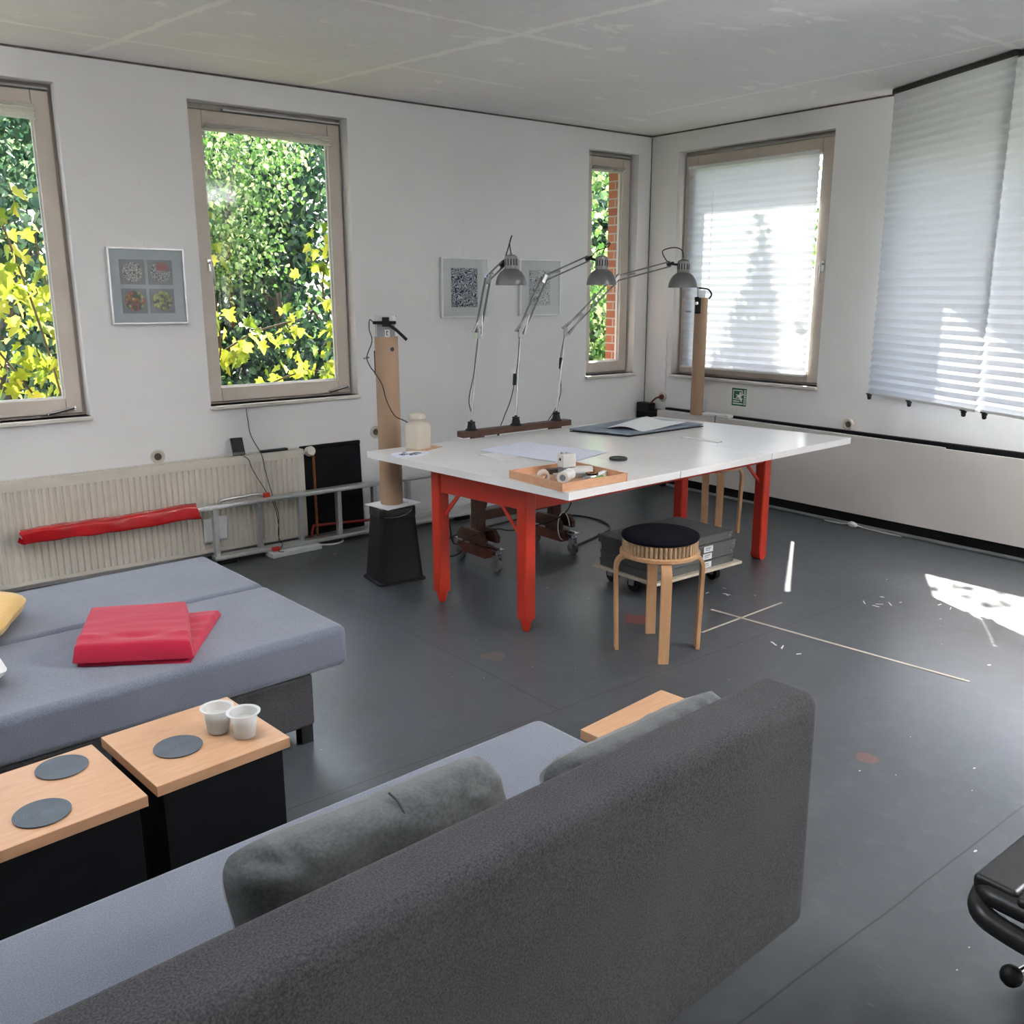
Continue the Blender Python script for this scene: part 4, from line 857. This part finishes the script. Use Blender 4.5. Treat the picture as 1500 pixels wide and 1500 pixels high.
# ------------------------------------------------------------------ stools
def make_stool(label, loc, rz, ss=1.0):
    t = thing('bentwood_stool', label, 'stool', loc, rz, 'bentwood stools')
    mesh_obj('seat', MB().lathe([(.168, .436), (.173, .439), (.173, .452), (.168, .455)], 48), BIRCH, t)
    for k in range(4):
        a = k*PI/2; m = MB(); th = .017; hw = .0225
        path = [(.187, 0), (.193, .2), (.197, .375)] + [(.197-.045+.045*math.cos(b), .375+.061*math.sin(b)) for b in [PI/2*i/7 for i in range(1, 8)]] + [(.06, .436)]
        vs = []; n = len(path)
        for i, (r, z) in enumerate(path):
            p0 = path[max(0, i-1)]; p1 = path[min(n-1, i+1)]; dx, dz = p1[0]-p0[0], p1[1]-p0[1]; l = math.hypot(dx, dz); nx, nz = -dz/l, dx/l
            for s, w_ in ((0, -hw), (0, hw), (1, hw), (1, -hw)):
                vs.append((r+nx*th*s, w_, z+nz*th*s))
        fs = [(0, 3, 2, 1), tuple(4*(n-1)+j for j in range(4))]
        for i in range(n-1):
            for j in range(4): fs.append((4*i+j, 4*i+(j+1) % 4, 4*i+4+(j+1) % 4, 4*i+4+j))
        mesh_obj('leg', m.at((0, 0, 0), a).add(vs, fs), BIRCH, t, bev=.002, seg=2)
    return t
st = make_stool('bentwood stool in front of the grey boxes, with cushion and cardboard pad on its seat', (-2.702, -2.675, 0), R(52))
dup(st, (-.948, -1.522, 0), R(-38.5+2), 'bentwood stool under the far right end of the table, bare seat')
n = 200; vs = []; r0_ = .163
for z in (.4552, .505):
    for k in range(n):
        a = 2*PI*k/n; r = r0_ - (.007 if (k//2) % 2 else 0); vs.append((r*math.cos(a), r*math.sin(a), z))
fs = [(k, (k+1) % n, n+(k+1) % n, n+k) for k in range(n)] + [tuple(reversed(range(n))), tuple(range(n, 2*n))]
t = thing('cardboard_pad', 'round pad of ribbed cardboard on the front stool under the black cushion', 'pad', (-2.702, -2.675, 0))
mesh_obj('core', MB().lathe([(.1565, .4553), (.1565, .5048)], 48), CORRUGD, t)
mesh_obj('ribs', MB().add(vs, fs), CORRUG, t, smooth=False)
m = MB().at((-2.702, -2.675, .5052)).lathe([(.150, 0), (.163, .004), (.168, .012), (.165, .022), (.150, .029), (.10, .031), (0, .030)], 48)
solo('round_cushion', m, BLACKSOFT, 'round black seat cushion on top of the cardboard pad', 'cushion', smooth=60)

# ------------------------------------------------------------------ dolly with flat boxes
t = thing('dolly', 'pale plywood dolly on black castors under the flat grey boxes', 'dolly', (-1.935, -2.04, 0))
mesh_obj('board', MB().at((-1.935, -2.035, 0), R(-1)).box(-.335, .345, -.235, .235, .088, .104), PLY, t, world=True, bev=.002, seg=1)
for x, y in ((-2.20, -2.05), (-1.72, -2.18), (-2.17, -1.86), (-1.67, -1.87)):
    c = mesh_obj('castor', MB().box(x-.03, x+.03, y-.025, y+.025, .082, .088).box(x-.026, x-.020, y-.018, y+.018, .035, .084).box(x+.020, x+.026, y-.018, y+.018, .035, .084), STEEL, t, world=True)
    mesh_obj('wheel', MB().cyl((x-.014, y, .038), (x+.014, y, .038), .038, n=24), BLACK, c, world=True)
for k in range(4):
    ox, oy, ro = ((0, 0, -1), (.006, .004, -.5), (.004, -.004, -1.4), (-.008, .010, -1))[k]
    z = .1045+k*.0435
    t = thing('flat_box', ('lowest flat grey box of the stack on the dolly', 'second lowest flat grey box of the stack on the dolly', 'flat grey box just below the top one of the dolly stack', 'topmost flat grey box of the dolly stack, no label on it')[k], 'box', (-1.945+ox, -2.045+oy, z), R(ro), 'flat grey boxes on the dolly')
    mesh_obj('box', MB().box(-.310, .310, -.198, .198, 0, .0385), GREYBOX, t, bev=.002, seg=2)
    mesh_obj('lid', MB().box(-.312, .312, -.201, .201, .028, .0425), GREYBOX, t, bev=.002, seg=2)
    if k < 3:
        mesh_obj('label', MB().box(.055, .125, -.2022, -.2008, .004, .036), PAPER, t)
        s = MB(); rr = random.Random(k)
        for z_ in (.027, .021, .013):
            x = .066
            while x < .098+rr.uniform(0, .012): s.box(x, x+.005, -.2028, -.2021, z_, z_+.003); x += .0072
        mesh_obj('label_writing', s, INK, t)
    mesh_obj('stud', MB().at((.285, -.2012, .020), 0, R(90)).lathe([(.004, 0), (.004, .002), (0, .003)], 10), STEEL, t)

# ------------------------------------------------------------------ sofas
def rbox(hx, hy, z0, z1, x0=None): return MB().box(x0 if x0 is not None else -hx, hx, -hy, hy, z0, z1)
t = thing('sofa_bed', 'grey upholstered sofa bed folded out flat before the radiator', 'sofa bed', (-5.178, -2.008, 0), R(3))
mesh_obj('seat_section', MB().box(-1.0, 1.0, -.588, .026, .262, .410), SOFA, t, bev=.028, seg=5)
mesh_obj('back_section', MB().box(-1.0, 1.0, .034, .600, .262, .410), SOFA, t, bev=.028, seg=5)
mesh_obj('base', MB().box(-.88, .865, -.568, .10, .068, .261), SOFA_SHADE, t, bev=.012, seg=3)
for x, y in ((.84, -.53), (-.84, -.53), (.84, .06), (-.84, .06)): mesh_obj('leg', MB().box(x-.022, x+.022, y-.022, y+.022, 0, .068), BLACK, t)
mesh_obj('back_leg', MB().box(-.7, -.64, .40, .46, 0, .262).box(.5, .56, .40, .46, 0, .262), BLACK, t)
t = thing('sofa', 'grey upholstered sofa with upright back, nearest to the camera', 'sofa', (-5.05, -3.98, 0), R(2.8))
# local: right end x=+1.0
mesh_obj('seat', MB().box(-1.0, .985, -.200, .425, .262, .415), SOFA, t, bev=.028, seg=5)
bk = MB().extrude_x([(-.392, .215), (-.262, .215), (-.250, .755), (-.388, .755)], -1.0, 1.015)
mesh_obj('backrest', bk, SOFA_SHADE, t, bev=.032, seg=6)
mesh_obj('base', MB().box(-.90, .85, -.245, .370, .068, .261), SOFA_SHADE, t, bev=.012, seg=3)
for x, y in ((.82, .33), (-.84, .33), (.82, -.20), (-.84, -.20)): mesh_obj('leg', MB().box(x-.022, x+.022, y-.022, y+.022, 0, .068), BLACK, t)
mesh_obj('hinge', MB().box(-.7, -.6, -.262, -.198, .23, .26).box(.55, .65, -.262, -.198, .23, .26), STEEL, t)

def pillow_mb(w, h, th, seed, wr=.010, n=44, crisp=.75):
    m = MB(); rows = []
    for sgn in (1, -1):
        vs = []
        for j in range(n+1):
            for i in range(n+1):
                u, v = i/n*2-1, j/n*2-1
                e = max(0, 1-abs(u)**4)*max(0, 1-abs(v)**4); e = e**.40
                q_ = (abs(u)**7+abs(v)**7)**(1/7) if (u or v) else 1; m_ = max(abs(u), abs(v), 1e-9); rr_ = 1+(m_/q_-1)*1.1*crisp
                x = u*w/2*rr_*(1-.03*(1-abs(v))*abs(u)**3); y = v*h/2*rr_*(1-.05*(1-abs(u))*abs(v)**3)
                k = noise.noise(Vector((u*2.3+seed, v*2.3, sgn)))*wr + noise.noise(Vector((u*7+seed, v*5, sgn*2)))*wr*.8*(abs(u)**3+abs(v)**3) + math.sin(u*26+seed+3*noise.noise(Vector((u*3, seed, 1))))*wr*.35*abs(v)**5
                vs.append((x, y, sgn*(th/2*e + k*e)))
        rows.append(vs)
    N = (n+1)
    q = lambda o: [(o+j*N+i, o+j*N+i+1, o+(j+1)*N+i+1, o+(j+1)*N+i) for j in range(n) for i in range(n)]
    m.add(rows[0]+rows[1], q(0) + [tuple(reversed(f)) for f in q(N*N)]); return m
def place(m, M): m.v = [tuple(M @ Vector(p)) for p in m.v]; return m
t = thing('cushion', 'dark grey velvet cushion with a vertical seam on the near sofa, closest to the camera', 'cushion', (-4.80, -4.05, .416), R(1.5), 'dark cushions on the near sofa')
pm = place(pillow_mb(.54, .28, .18, 3, .016, crisp=.8), Matrix.Translation((-.095, -.002, .155)) @ Matrix.Rotation(R(66), 4, 'X')); pm2 = pm
mesh_obj('cover', pm, PILLOW, t, smooth=True)
sm = []
for k in range(25):
    v = -.97+1.94*k/24; e = max(0, 1-abs(v)**4)**.40
    p = Matrix.Translation((-.095, -.002, .155)) @ Matrix.Rotation(R(66), 4, 'X') @ Vector((.015+.012*v, v*.138, (.090*e+.001))); sm.append(p)
mesh_obj('seam', MB().tube(sm, .0022, 6), mat('seam_thread', (.05, .05, .055), .9), t)
t = thing('cushion', 'dark grey velvet cushion squeezed behind the sofa back at its far end', 'cushion', (-4.27, -4.08, .416), R(3), 'dark cushions on the near sofa')
mesh_obj('cover', place(pillow_mb(.55, .25, .12, 9, .014), Matrix.Translation((-.035, -.028, .148)) @ Matrix.Rotation(R(74), 4, 'X')), PILLOW, t, smooth=True)
t = thing('cushion', 'ochre yellow cushion at the left picture edge on the sofa bed', 'cushion', (-5.245, -1.80, .412), R(-25))
mesh_obj('cover', place(pillow_mb(.40, .40, .10, 5, .006), Matrix.Translation((0, 0, .058))), YELLOW, t, smooth=True)
t = thing('cushion', 'pale linen cushion at the left picture edge in front of the yellow one', 'cushion', (-5.385, -2.25, .412), R(8))
mesh_obj('cover', place(pillow_mb(.38, .38, .10, 8, .006), Matrix.Translation((0, 0, .058))), PALEC, t, smooth=True)
# folded blanket
def cloth_slab(cs, z0, z1, seed, nu=40, nv=40, wr=.006):
    a, b, c, d = [Vector((x, y, 0)) for x, y in cs]; m = MB()
    def top(u, v):
        p = a.lerp(b, u).lerp(d.lerp(c, u), v)
        e = min(u, 1-u, v, 1-v); r = .045; k = 1 if e > r else math.sqrt(max(0, 1-(1-e/r)**2))
        w_ = noise.noise(Vector((v*9+seed, u*2.2, seed)))*wr + noise.noise(Vector((v*22+seed, u*3, seed)))*wr*.25
        fold = .010*math.exp(-((v-.20)/.05)**2)*math.sin(u*7+1)*1
        return (p.x, p.y, z0+(z1-z0)*(.12+.88*k)+w_*k*1.0+fold*k*(z1-z0)/.06)
    m.grid(top, nu, nv)
    m.add([(p.x, p.y, z0) for p in (a, b, c, d)], [(0, 3, 2, 1)])
    n0 = 0; N = nu+1
    ring = [i for i in range(N)] + [j*N+nu for j in range(1, nv+1)] + [nv*N+i for i in range(nu-1, -1, -1)] + [j*N for j in range(nv-1, 0, -1)]
    base = len(m.v); m.v += [(m.v[i][0], m.v[i][1], z0) for i in ring]; k = len(ring)
    m.f += [(ring[(i+1) % k], ring[i], base+i, base+(i+1) % k) for i in range(k)]
    return m
t = thing('blanket', 'folded crimson red blanket lying on the flat sofa bed', 'blanket', (-4.75, -2.25, .411))
mesh_obj('lower_fold', cloth_slab([(-4.985, -2.345), (-4.70, -2.535), (-4.455, -2.165), (-4.72, -2.04)], .411, .436, 4), BLANKET, t, world=True, smooth=True)
mesh_obj('upper_fold', cloth_slab([(-5.000, -2.355), (-4.690, -2.545), (-4.560, -2.135), (-4.850, -1.985)], .428, .484, 1, wr=.0025), BLANKET, t, world=True, smooth=True)

# ------------------------------------------------------------------ box side tables and what is on them
def side_table(label, cx, cy, rz):
    t = thing('side_table', label, 'side table', (cx, cy, 0), R(rz), 'black box side tables with beech tops')
    mesh_obj('box', MB().box(-.160, .160, -.160, .160, .004, .392), BLACKM, t, bev=.003, seg=2)
    mesh_obj('top', MB().box(-.177, .177, -.172, .172, .392, .420), BEECH, t, bev=.002, seg=2); return t
sa = side_table('black box table with beech top carrying two coasters, at the left picture edge', -5.252, -3.112, 5.5)
sb = side_table('black box table with beech top carrying the two clear cups', -4.872, -3.053, 5.5)
side_table('black box table with beech top at the far end of the near sofa', -3.868, -3.800, 6)
def coaster(label, x, y):
    prof = [(.058, 0)]; 
    for k in range(15):
        r = .060-k*.004; prof += [(r, .0035), (r-.001, .0045), (r-.003, .0045), (r-.0038, .0035)]
    prof.append((0, .004))
    return solo('coaster', MB().at((x, y, .4205)).lathe(prof, 48), COAST, label, 'coaster', 'round ribbed coasters')
coaster('dark ribbed coaster alone on the table with the cups', -4.926, -3.081)
coaster('dark ribbed coaster on the left box table, the one farther from the near sofa', -5.183, -3.008)
coaster('dark ribbed coaster on the left box table, the one nearer to the near sofa', -5.268, -3.199)
def cup(label, x, y):
    t = thing('plastic_cup', label, 'cup', (x, y, .4203), 0, 'clear plastic cups')
    mesh_obj('wall', MB().lathe([(0, .002), (.026, .002), (.0275, .004), (.036, .066), (.043, .067), (.0435, .070), (.040, .0705), (.0352, .0685), (.0268, .005), (0, .0045)], 36, False), CUPM, t)
    mesh_obj('contents', MB().lathe([(0, .0055), (.0262, .0055), (.031, .044), (.030, .047), (0, .049)], 28), frosted('milky_water', (.72, .72, .69), .35), t)
cup('small clear plastic cup on the box table, the one farther from the table edge', -4.812, -3.060)
cup('small clear plastic cup on the box table, the one nearer to the table edge', -4.768, -3.128)

# ------------------------------------------------------------------ office chair (mostly outside the frame)
t = thing('office_chair', 'black leather office chair cut off by the right picture edge', 'chair', (-3.710, -4.845, 0))
W_, Dp = .25, .235
mesh_obj('seat', loft([(W_-.02, Dp-.02, .05, .414), (W_, Dp, .06, .426), (W_, Dp, .06, .446), (W_-.012, Dp-.012, .055, .456)], 6), LEATHER, t, bev=.008, seg=3)
y1 = Dp-.004
for k in range(9):
    dpt = .085 if k == 0 else .042; y0 = y1-dpt
    if y0 < -Dp+.01: break
    mesh_obj('seat_pad', MB().box(-W_+.006+(.014 if k == 0 else 0), W_-.006-(.014 if k == 0 else 0), y0, y1-.003, .436, .466), LEATHER, t, bev=.010, seg=4)
    y1 = y0
band = []
for p in bez([(-W_+.07, Dp-.015, .425), (-W_+.005, Dp-.035, .408), (-W_-.008, Dp-.10, .398), (-W_-.008, 0, .395), (-W_-.008, -Dp+.1, .398), (-W_+.01, -Dp+.03, .41), (-W_+.07, -Dp+.015, .42)], 6): band.append(p)
mesh_obj('side_rail', MB().tube(band, [.021]*len(band), 14), LEATHER, t)
band2 = [Vector((-p.x, p.y, p.z)) for p in band]
mesh_obj('side_rail', MB().tube(band2, [.021]*len(band2), 14), LEATHER, t)
mesh_obj('seat_pan', MB().box(-.14, .14, -.14, .14, .375, .419), BLACK, t, bev=.01)
lv = mesh_obj('lever', MB().tube([(-.12, .06, .375), (-.215, .095, .352), (-.268, .115, .338)], .0055, 8), CHROME, t)
mesh_obj('lever_knob', MB().at((-.280, .119, .334)).lathe([(.0, -.020), (.011, -.017), (.018, -.009), (.020, 0), (.018, .009), (.011, .017), (0, .020)], 20), BLACK, lv)
mesh_obj('column', MB().cyl((0, 0, .10), (0, 0, .38), .028, .022, 20), CHROME, t)
bk = MB()
mesh_obj('backrest', MB().at((0, -.27, .50), 0, R(10)).box(-.23, .23, -.02, .02, .03, .46), LEATHER, t, bev=.018, seg=4)
mesh_obj('back_support', MB().tube(bez([(0, -.12, .39), (0, -.27, .40), (0, -.295, .48), (0, -.30, .62)]), .018, 10), BLACK, t)
for k in range(5):
    a = R(72*k+54); c, s = math.cos(a), math.sin(a)
    g = mesh_obj('foot_spoke', MB().tube([(.02*c, .02*s, .105), (.17*c, .17*s, .085), (.25*c, .25*s, .07)], [.024, .019, .014], 10), CHROME, t)
    mesh_obj('castor', MB().cyl((.25*c-.016*s, .25*s+.016*c, .028), (.25*c+.016*s, .25*s-.016*c, .028), .028, n=18).cyl((.25*c, .25*s, .05), (.25*c, .25*s, .07), .007, n=8), BLACK, g)

# ------------------------------------------------------------------ on the floor
m = MB().at((0, 0, .0005)).prism([(-2.400, -2.672), (-2.395, -2.683), (-1.755, -2.661), (-1.757, -2.650)], 0, .0006)
solo('tape_strip', m, mat('masking_tape', (.62, .56, .45), .8), 'short strip of masking tape crossing the long one on the floor by the stool', 'tape', smooth=False)
m = MB().at((0, 0, .0012)).prism([(-2.124, -2.500), (-2.108, -2.500), (-1.977, -3.72), (-1.992, -3.72)], 0, .0006)
solo('tape_strip', m, mat('masking_tape_worn', (.58, .52, .42), .8), 'long strip of masking tape running over the floor towards the right', 'tape', smooth=False)
t = thing('plug_connector', 'white plug and cord lying on the floor along the right wall', 'plug', (-.105, -2.03, .0))
mesh_obj('plug_body', MB().at((0, 0, .020), R(78), 0, R(90)).lathe([(0, -.034), (.012, -.030), (.019, -.008), (.019, .014), (.012, .030), (0, .034)], 16), WHITEM, t)
mesh_obj('cord', MB().tube(bez([(.0, .03, .02), (-.005, .08, .012), (.01, .16, .006), (.012, .22, .005)]), .004, 6), WCABLE, t)
mesh_obj('cord', MB().tube(bez([(.0, -.03, .02), (.008, -.09, .010), (.012, -.20, .006), (.012, -.34, .005)]), .004, 6), WCABLE, t)
rr = random.Random(21); k = 0
for x, y, n_, spread in ((-1.87, -2.36, 4, .07), (-1.36, -2.98, 6, .10), (-1.10, -3.20, 5, .12), (-2.24, -3.05, 3, .08)):
    for i in range(n_):
        a = rr.uniform(0, 6.28); l = rr.uniform(.012, .055); w_ = rr.uniform(.003, .009); px, py = x+rr.uniform(-spread, spread), y+rr.uniform(-spread, spread)
        m = MB().at((px, py, .0006), a).prism([(-l/2, -w_/2), (l/2*.8, -w_/2*.7), (l/2, w_/2*.6), (-l/2*.7, w_/2)], 0, .0016)
        o = solo('paper_scrap', m, PAPER, 'tiny white paper scrap lying with others on the grey floor', 'scrap', 'paper scraps on the floor', smooth=False)

# ------------------------------------------------------------------ outside: garden beyond the windows
struct('garden_ground', MB().box(-22, 26, YB-14, 30, -.75, -.70), GRASS, smooth=False)
def leaf_shape(kind):
    if kind == 'oval': return [(0, 0), (.34, .22), (.40, .55), (.22, .85), (0, 1.05), (-.22, .85), (-.40, .55), (-.34, .22)]
    return [(0, 0), (.30, -.10), (.55, .12), (.36, .34), (.62, .62), (.30, .62), (.22, .86), (0, 1.12), (-.22, .86), (-.30, .62), (-.62, .62), (-.36, .34), (-.55, .12), (-.30, -.10)]
def leaves(pts, size, kind, seed, droop=.5):
    rr = random.Random(seed); L = leaf_shape(kind); vs = []; fs = []; n = len(L)
    for p in pts:
        s = size*rr.uniform(.65, 1.25)
        d = Vector((rr.uniform(-1, 1), rr.uniform(-1, 1), rr.uniform(-1, .6)-droop)).normalized()
        nrm = Vector((rr.uniform(-1, 1), rr.uniform(-1, 1), rr.uniform(-.2, 1.2))); sd = d.cross(nrm)
        if sd.length < .05: continue
        sd.normalize(); nn = sd.cross(d); b = len(vs)
        for x, y in L: vs.append(tuple(Vector(p)+sd*(x*s)+d*(y*s)+nn*(abs(x)*s*.35-.15*s*y*y)))
        fs.append(tuple(range(b, b+n//2+1))); fs.append(tuple([b+n//2]+list(range(b+n//2+1, b+n))+[b]))
    return MB().add(vs, fs)
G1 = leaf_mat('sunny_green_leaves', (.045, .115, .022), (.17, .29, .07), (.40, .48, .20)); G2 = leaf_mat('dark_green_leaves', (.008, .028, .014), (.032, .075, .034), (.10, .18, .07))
G3 = leaf_mat('yellow_vine_leaves', (.20, .29, .025), (.46, .50, .055), (.60, .58, .09), .5, 5); G4 = leaf_mat('blue_green_leaves', (.022, .065, .035), (.085, .17, .085), (.20, .30, .15))
def tree(name, label, loc, crown, n, size, m, seed, trunk=.09, kind='oval', cat='tree', group=None, clumps=26):
    rr = random.Random(seed); t = thing(name, label, cat, loc, 0, group); (cx, cy, cz), (rx, ry, rz) = crown
    pts = []; cl = []
    for k in range(clumps):
        while True:
            u = Vector((rr.uniform(-1, 1), rr.uniform(-1, 1), rr.uniform(-1, 1)))
            if u.length <= 1: break
        u = u.normalized()*(u.length**.5)*.88; cl.append(Vector((cx+u.x*rx, cy+u.y*ry, cz+u.z*rz)))
    cr = .42*min(rx, ry, rz)
    for k in range(n):
        c = rr.choice(cl); u = Vector((rr.gauss(0, 1), rr.gauss(0, 1), rr.gauss(0, .8)))
        pts.append(c+u.normalized()*cr*rr.uniform(.5, 1.15))
    mesh_obj('foliage', leaves(pts, size, kind, seed), m, t, smooth=False)
    tb = MB().tube(bez([(0, 0, 0), (.05, .03, cz*.4), (cx*.6, cy*.6, cz*.8), (cx, cy, cz+rz*.4)]), [trunk*(1-.75*i/24) for i in range(25)], 10)
    for c in cl[:9]: tb.tube([(cx*.5, cy*.5, cz*.6), tuple(c*.6+Vector((cx, cy, cz))*.4), tuple(c)], [trunk*.35, trunk*.2, trunk*.08], 6)
    mesh_obj('trunk', tb, BARK, t); return t
GZ = -.70; TG = 'trees in the garden beyond the left wall'
tree('garden_tree', 'sunlit bushy green tree seen through the middle window, left half', (-2.0, 4.4, GZ), ((.15, 0, 3.6), (1.0, 1.1, 1.25)), 8500, .050, G1, 1, group=TG)
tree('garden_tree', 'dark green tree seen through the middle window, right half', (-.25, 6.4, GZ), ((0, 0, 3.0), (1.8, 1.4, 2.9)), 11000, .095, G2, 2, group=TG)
tree('garden_tree', 'blue green tree seen through the left edge window behind the vine', (-3.9, 4.8, GZ), ((0, 0, 2.6), (1.3, 1.2, 2.3)), 8000, .085, G4, 3, group=TG)
tree('garden_tree', 'bushy light green tree seen through the narrow corner window', (3.1, 4.0, GZ), ((0, 0, 2.6), (1.4, 1.3, 2.3)), 9000, .085, G1, 4, group=TG)
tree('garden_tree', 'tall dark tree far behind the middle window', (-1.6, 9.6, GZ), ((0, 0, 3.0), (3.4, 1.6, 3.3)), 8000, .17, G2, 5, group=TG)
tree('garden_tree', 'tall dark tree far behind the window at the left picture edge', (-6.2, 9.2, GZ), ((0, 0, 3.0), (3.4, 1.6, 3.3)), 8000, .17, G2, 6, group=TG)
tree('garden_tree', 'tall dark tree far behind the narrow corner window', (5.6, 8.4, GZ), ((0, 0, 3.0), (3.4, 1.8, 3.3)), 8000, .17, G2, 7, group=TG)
tree('garden_tree', 'broad tree beyond the left end of the building', (-7.4, 4.6, GZ), ((0, 0, 2.8), (2.0, 1.6, 2.4)), 5000, .13, G1, 8, group=TG)
tree('clipped_hedge', 'dark clipped hedge running low behind the garden trees', (-.8, 7.9, GZ), ((0, 0, 1.5), (5.2, .7, 1.6)), 9000, .11, G2, 12, .05, cat='hedge', clumps=60)
# sun side trees
t = thing('young_tree', 'slender young tree shading the blind of the corner window', 'tree', (1.80, .13, GZ))
rr = random.Random(31); pts = []
for k in range(2600):
    h = rr.random()**.6*2.6; a = rr.uniform(0, 6.28); r = (.03+.20*h)*math.sqrt(rr.random()); pts.append((r*math.cos(a)+.05*math.sin(h*3), r*math.sin(a), 5.02-h))
mesh_obj('foliage', leaves(pts, .055, 'oval', 31), G1, t, smooth=False); mesh_obj('trunk', MB().tube([(0, 0, 0), (.02, 0, 2), (0, 0, 4.9)], [.04, .03, .006], 8), BARK, t)
t = thing('young_tree', 'thin shrub on the sunny side of the tall blinds', 'tree', (2.0, -1.2, GZ))
pts = [(rr.gauss(0, .42), rr.gauss(0, .45), 3.95+rr.gauss(0, .42)) for k in range(190)]
mesh_obj('foliage', leaves(pts, .075, 'oval', 33), G1, t, smooth=False); mesh_obj('trunk', MB().tube([(0, 0, 0), (.05, 0, 2), (0, 0, 4.4)], [.03, .02, .006], 8), BARK, t)
# vines at the windows
def vine(label, stems, n, size, seed, m=None, spread=.10):
    rr = random.Random(seed); t = thing('grape_vine', label, 'vine', tuple(stems[0][0]), 0, 'grape vines outside the left wall')
    S = [bez([Vector(p) for p in s], 10) for s in stems]; pts = []
    for k in range(n):
        s = rr.choice(S); p = rr.choice(s); pts.append(p+Vector((rr.gauss(0, spread), rr.gauss(0, spread*.7), rr.gauss(0, spread))))
    pts = [p for p in pts if p.y > TA+.06]
    mesh_obj('leaf_cover', leaves(pts, size, 'vine', seed, .7), m or G3, t, world=True, smooth=False)
    sm = MB()
    for s in S: sm.tube(s, .0065, 6)
    mesh_obj('stem', sm, BARK, t, world=True); return t
vine('yellow grape vine filling the window at the left picture edge', [[(-4.2, .55, GZ), (-4.25, .62, .6), (-4.35, .60, 1.3), (-4.5, .65, 2.0)], [(-4.25, .62, .6), (-4.5, .7, 1.1), (-4.9, .7, 1.7)], [(-4.1, .8, GZ), (-4.05, .8, .9), (-4.25, .75, 1.5), (-4.3, .75, 1.85)]], 470, .072, 41, None, .16)
vine('yellow grape vine along the left jamb of the middle window', [[(-3.55, .50, GZ), (-3.50, .50, .8), (-3.36, .48, 1.2), (-3.42, .46, 1.9)], [(-3.38, .5, 1.15), (-3.1, .55, 1.28), (-2.75, .6, 1.36)]], 85, .075, 42, None, .085)
vine('green grape vine along the right jamb of the middle window', [[(-2.45, .45, GZ), (-2.5, .45, .6), (-2.52, .42, 1.4), (-2.47, .42, 2.15)], [(-2.5, .45, .95), (-2.75, .5, 1.02), (-3.1, .55, .92)], [(-2.45, .5, 1.2), (-2.62, .5, 1.55), (-2.5, .5, 1.9)]], 170, .070, 43, leaf_mat('green_vine_leaves', (.16, .26, .02), (.42, .50, .05), (.55, .56, .06), .5, 5), .085)
vine('ivy on the wall corner beside the narrow window', [[(.50, .62, GZ), (.45, .68, .9), (.5, .7, 1.7), (.45, .75, 2.4)], [(.7, 1.0, GZ), (.72, 1.0, 1.0), (.62, .95, 1.9)], [(1.0, 1.3, GZ), (.95, 1.3, 1.4), (.9, 1.3, 2.4)]], 420, .06, 44, G1, .17)
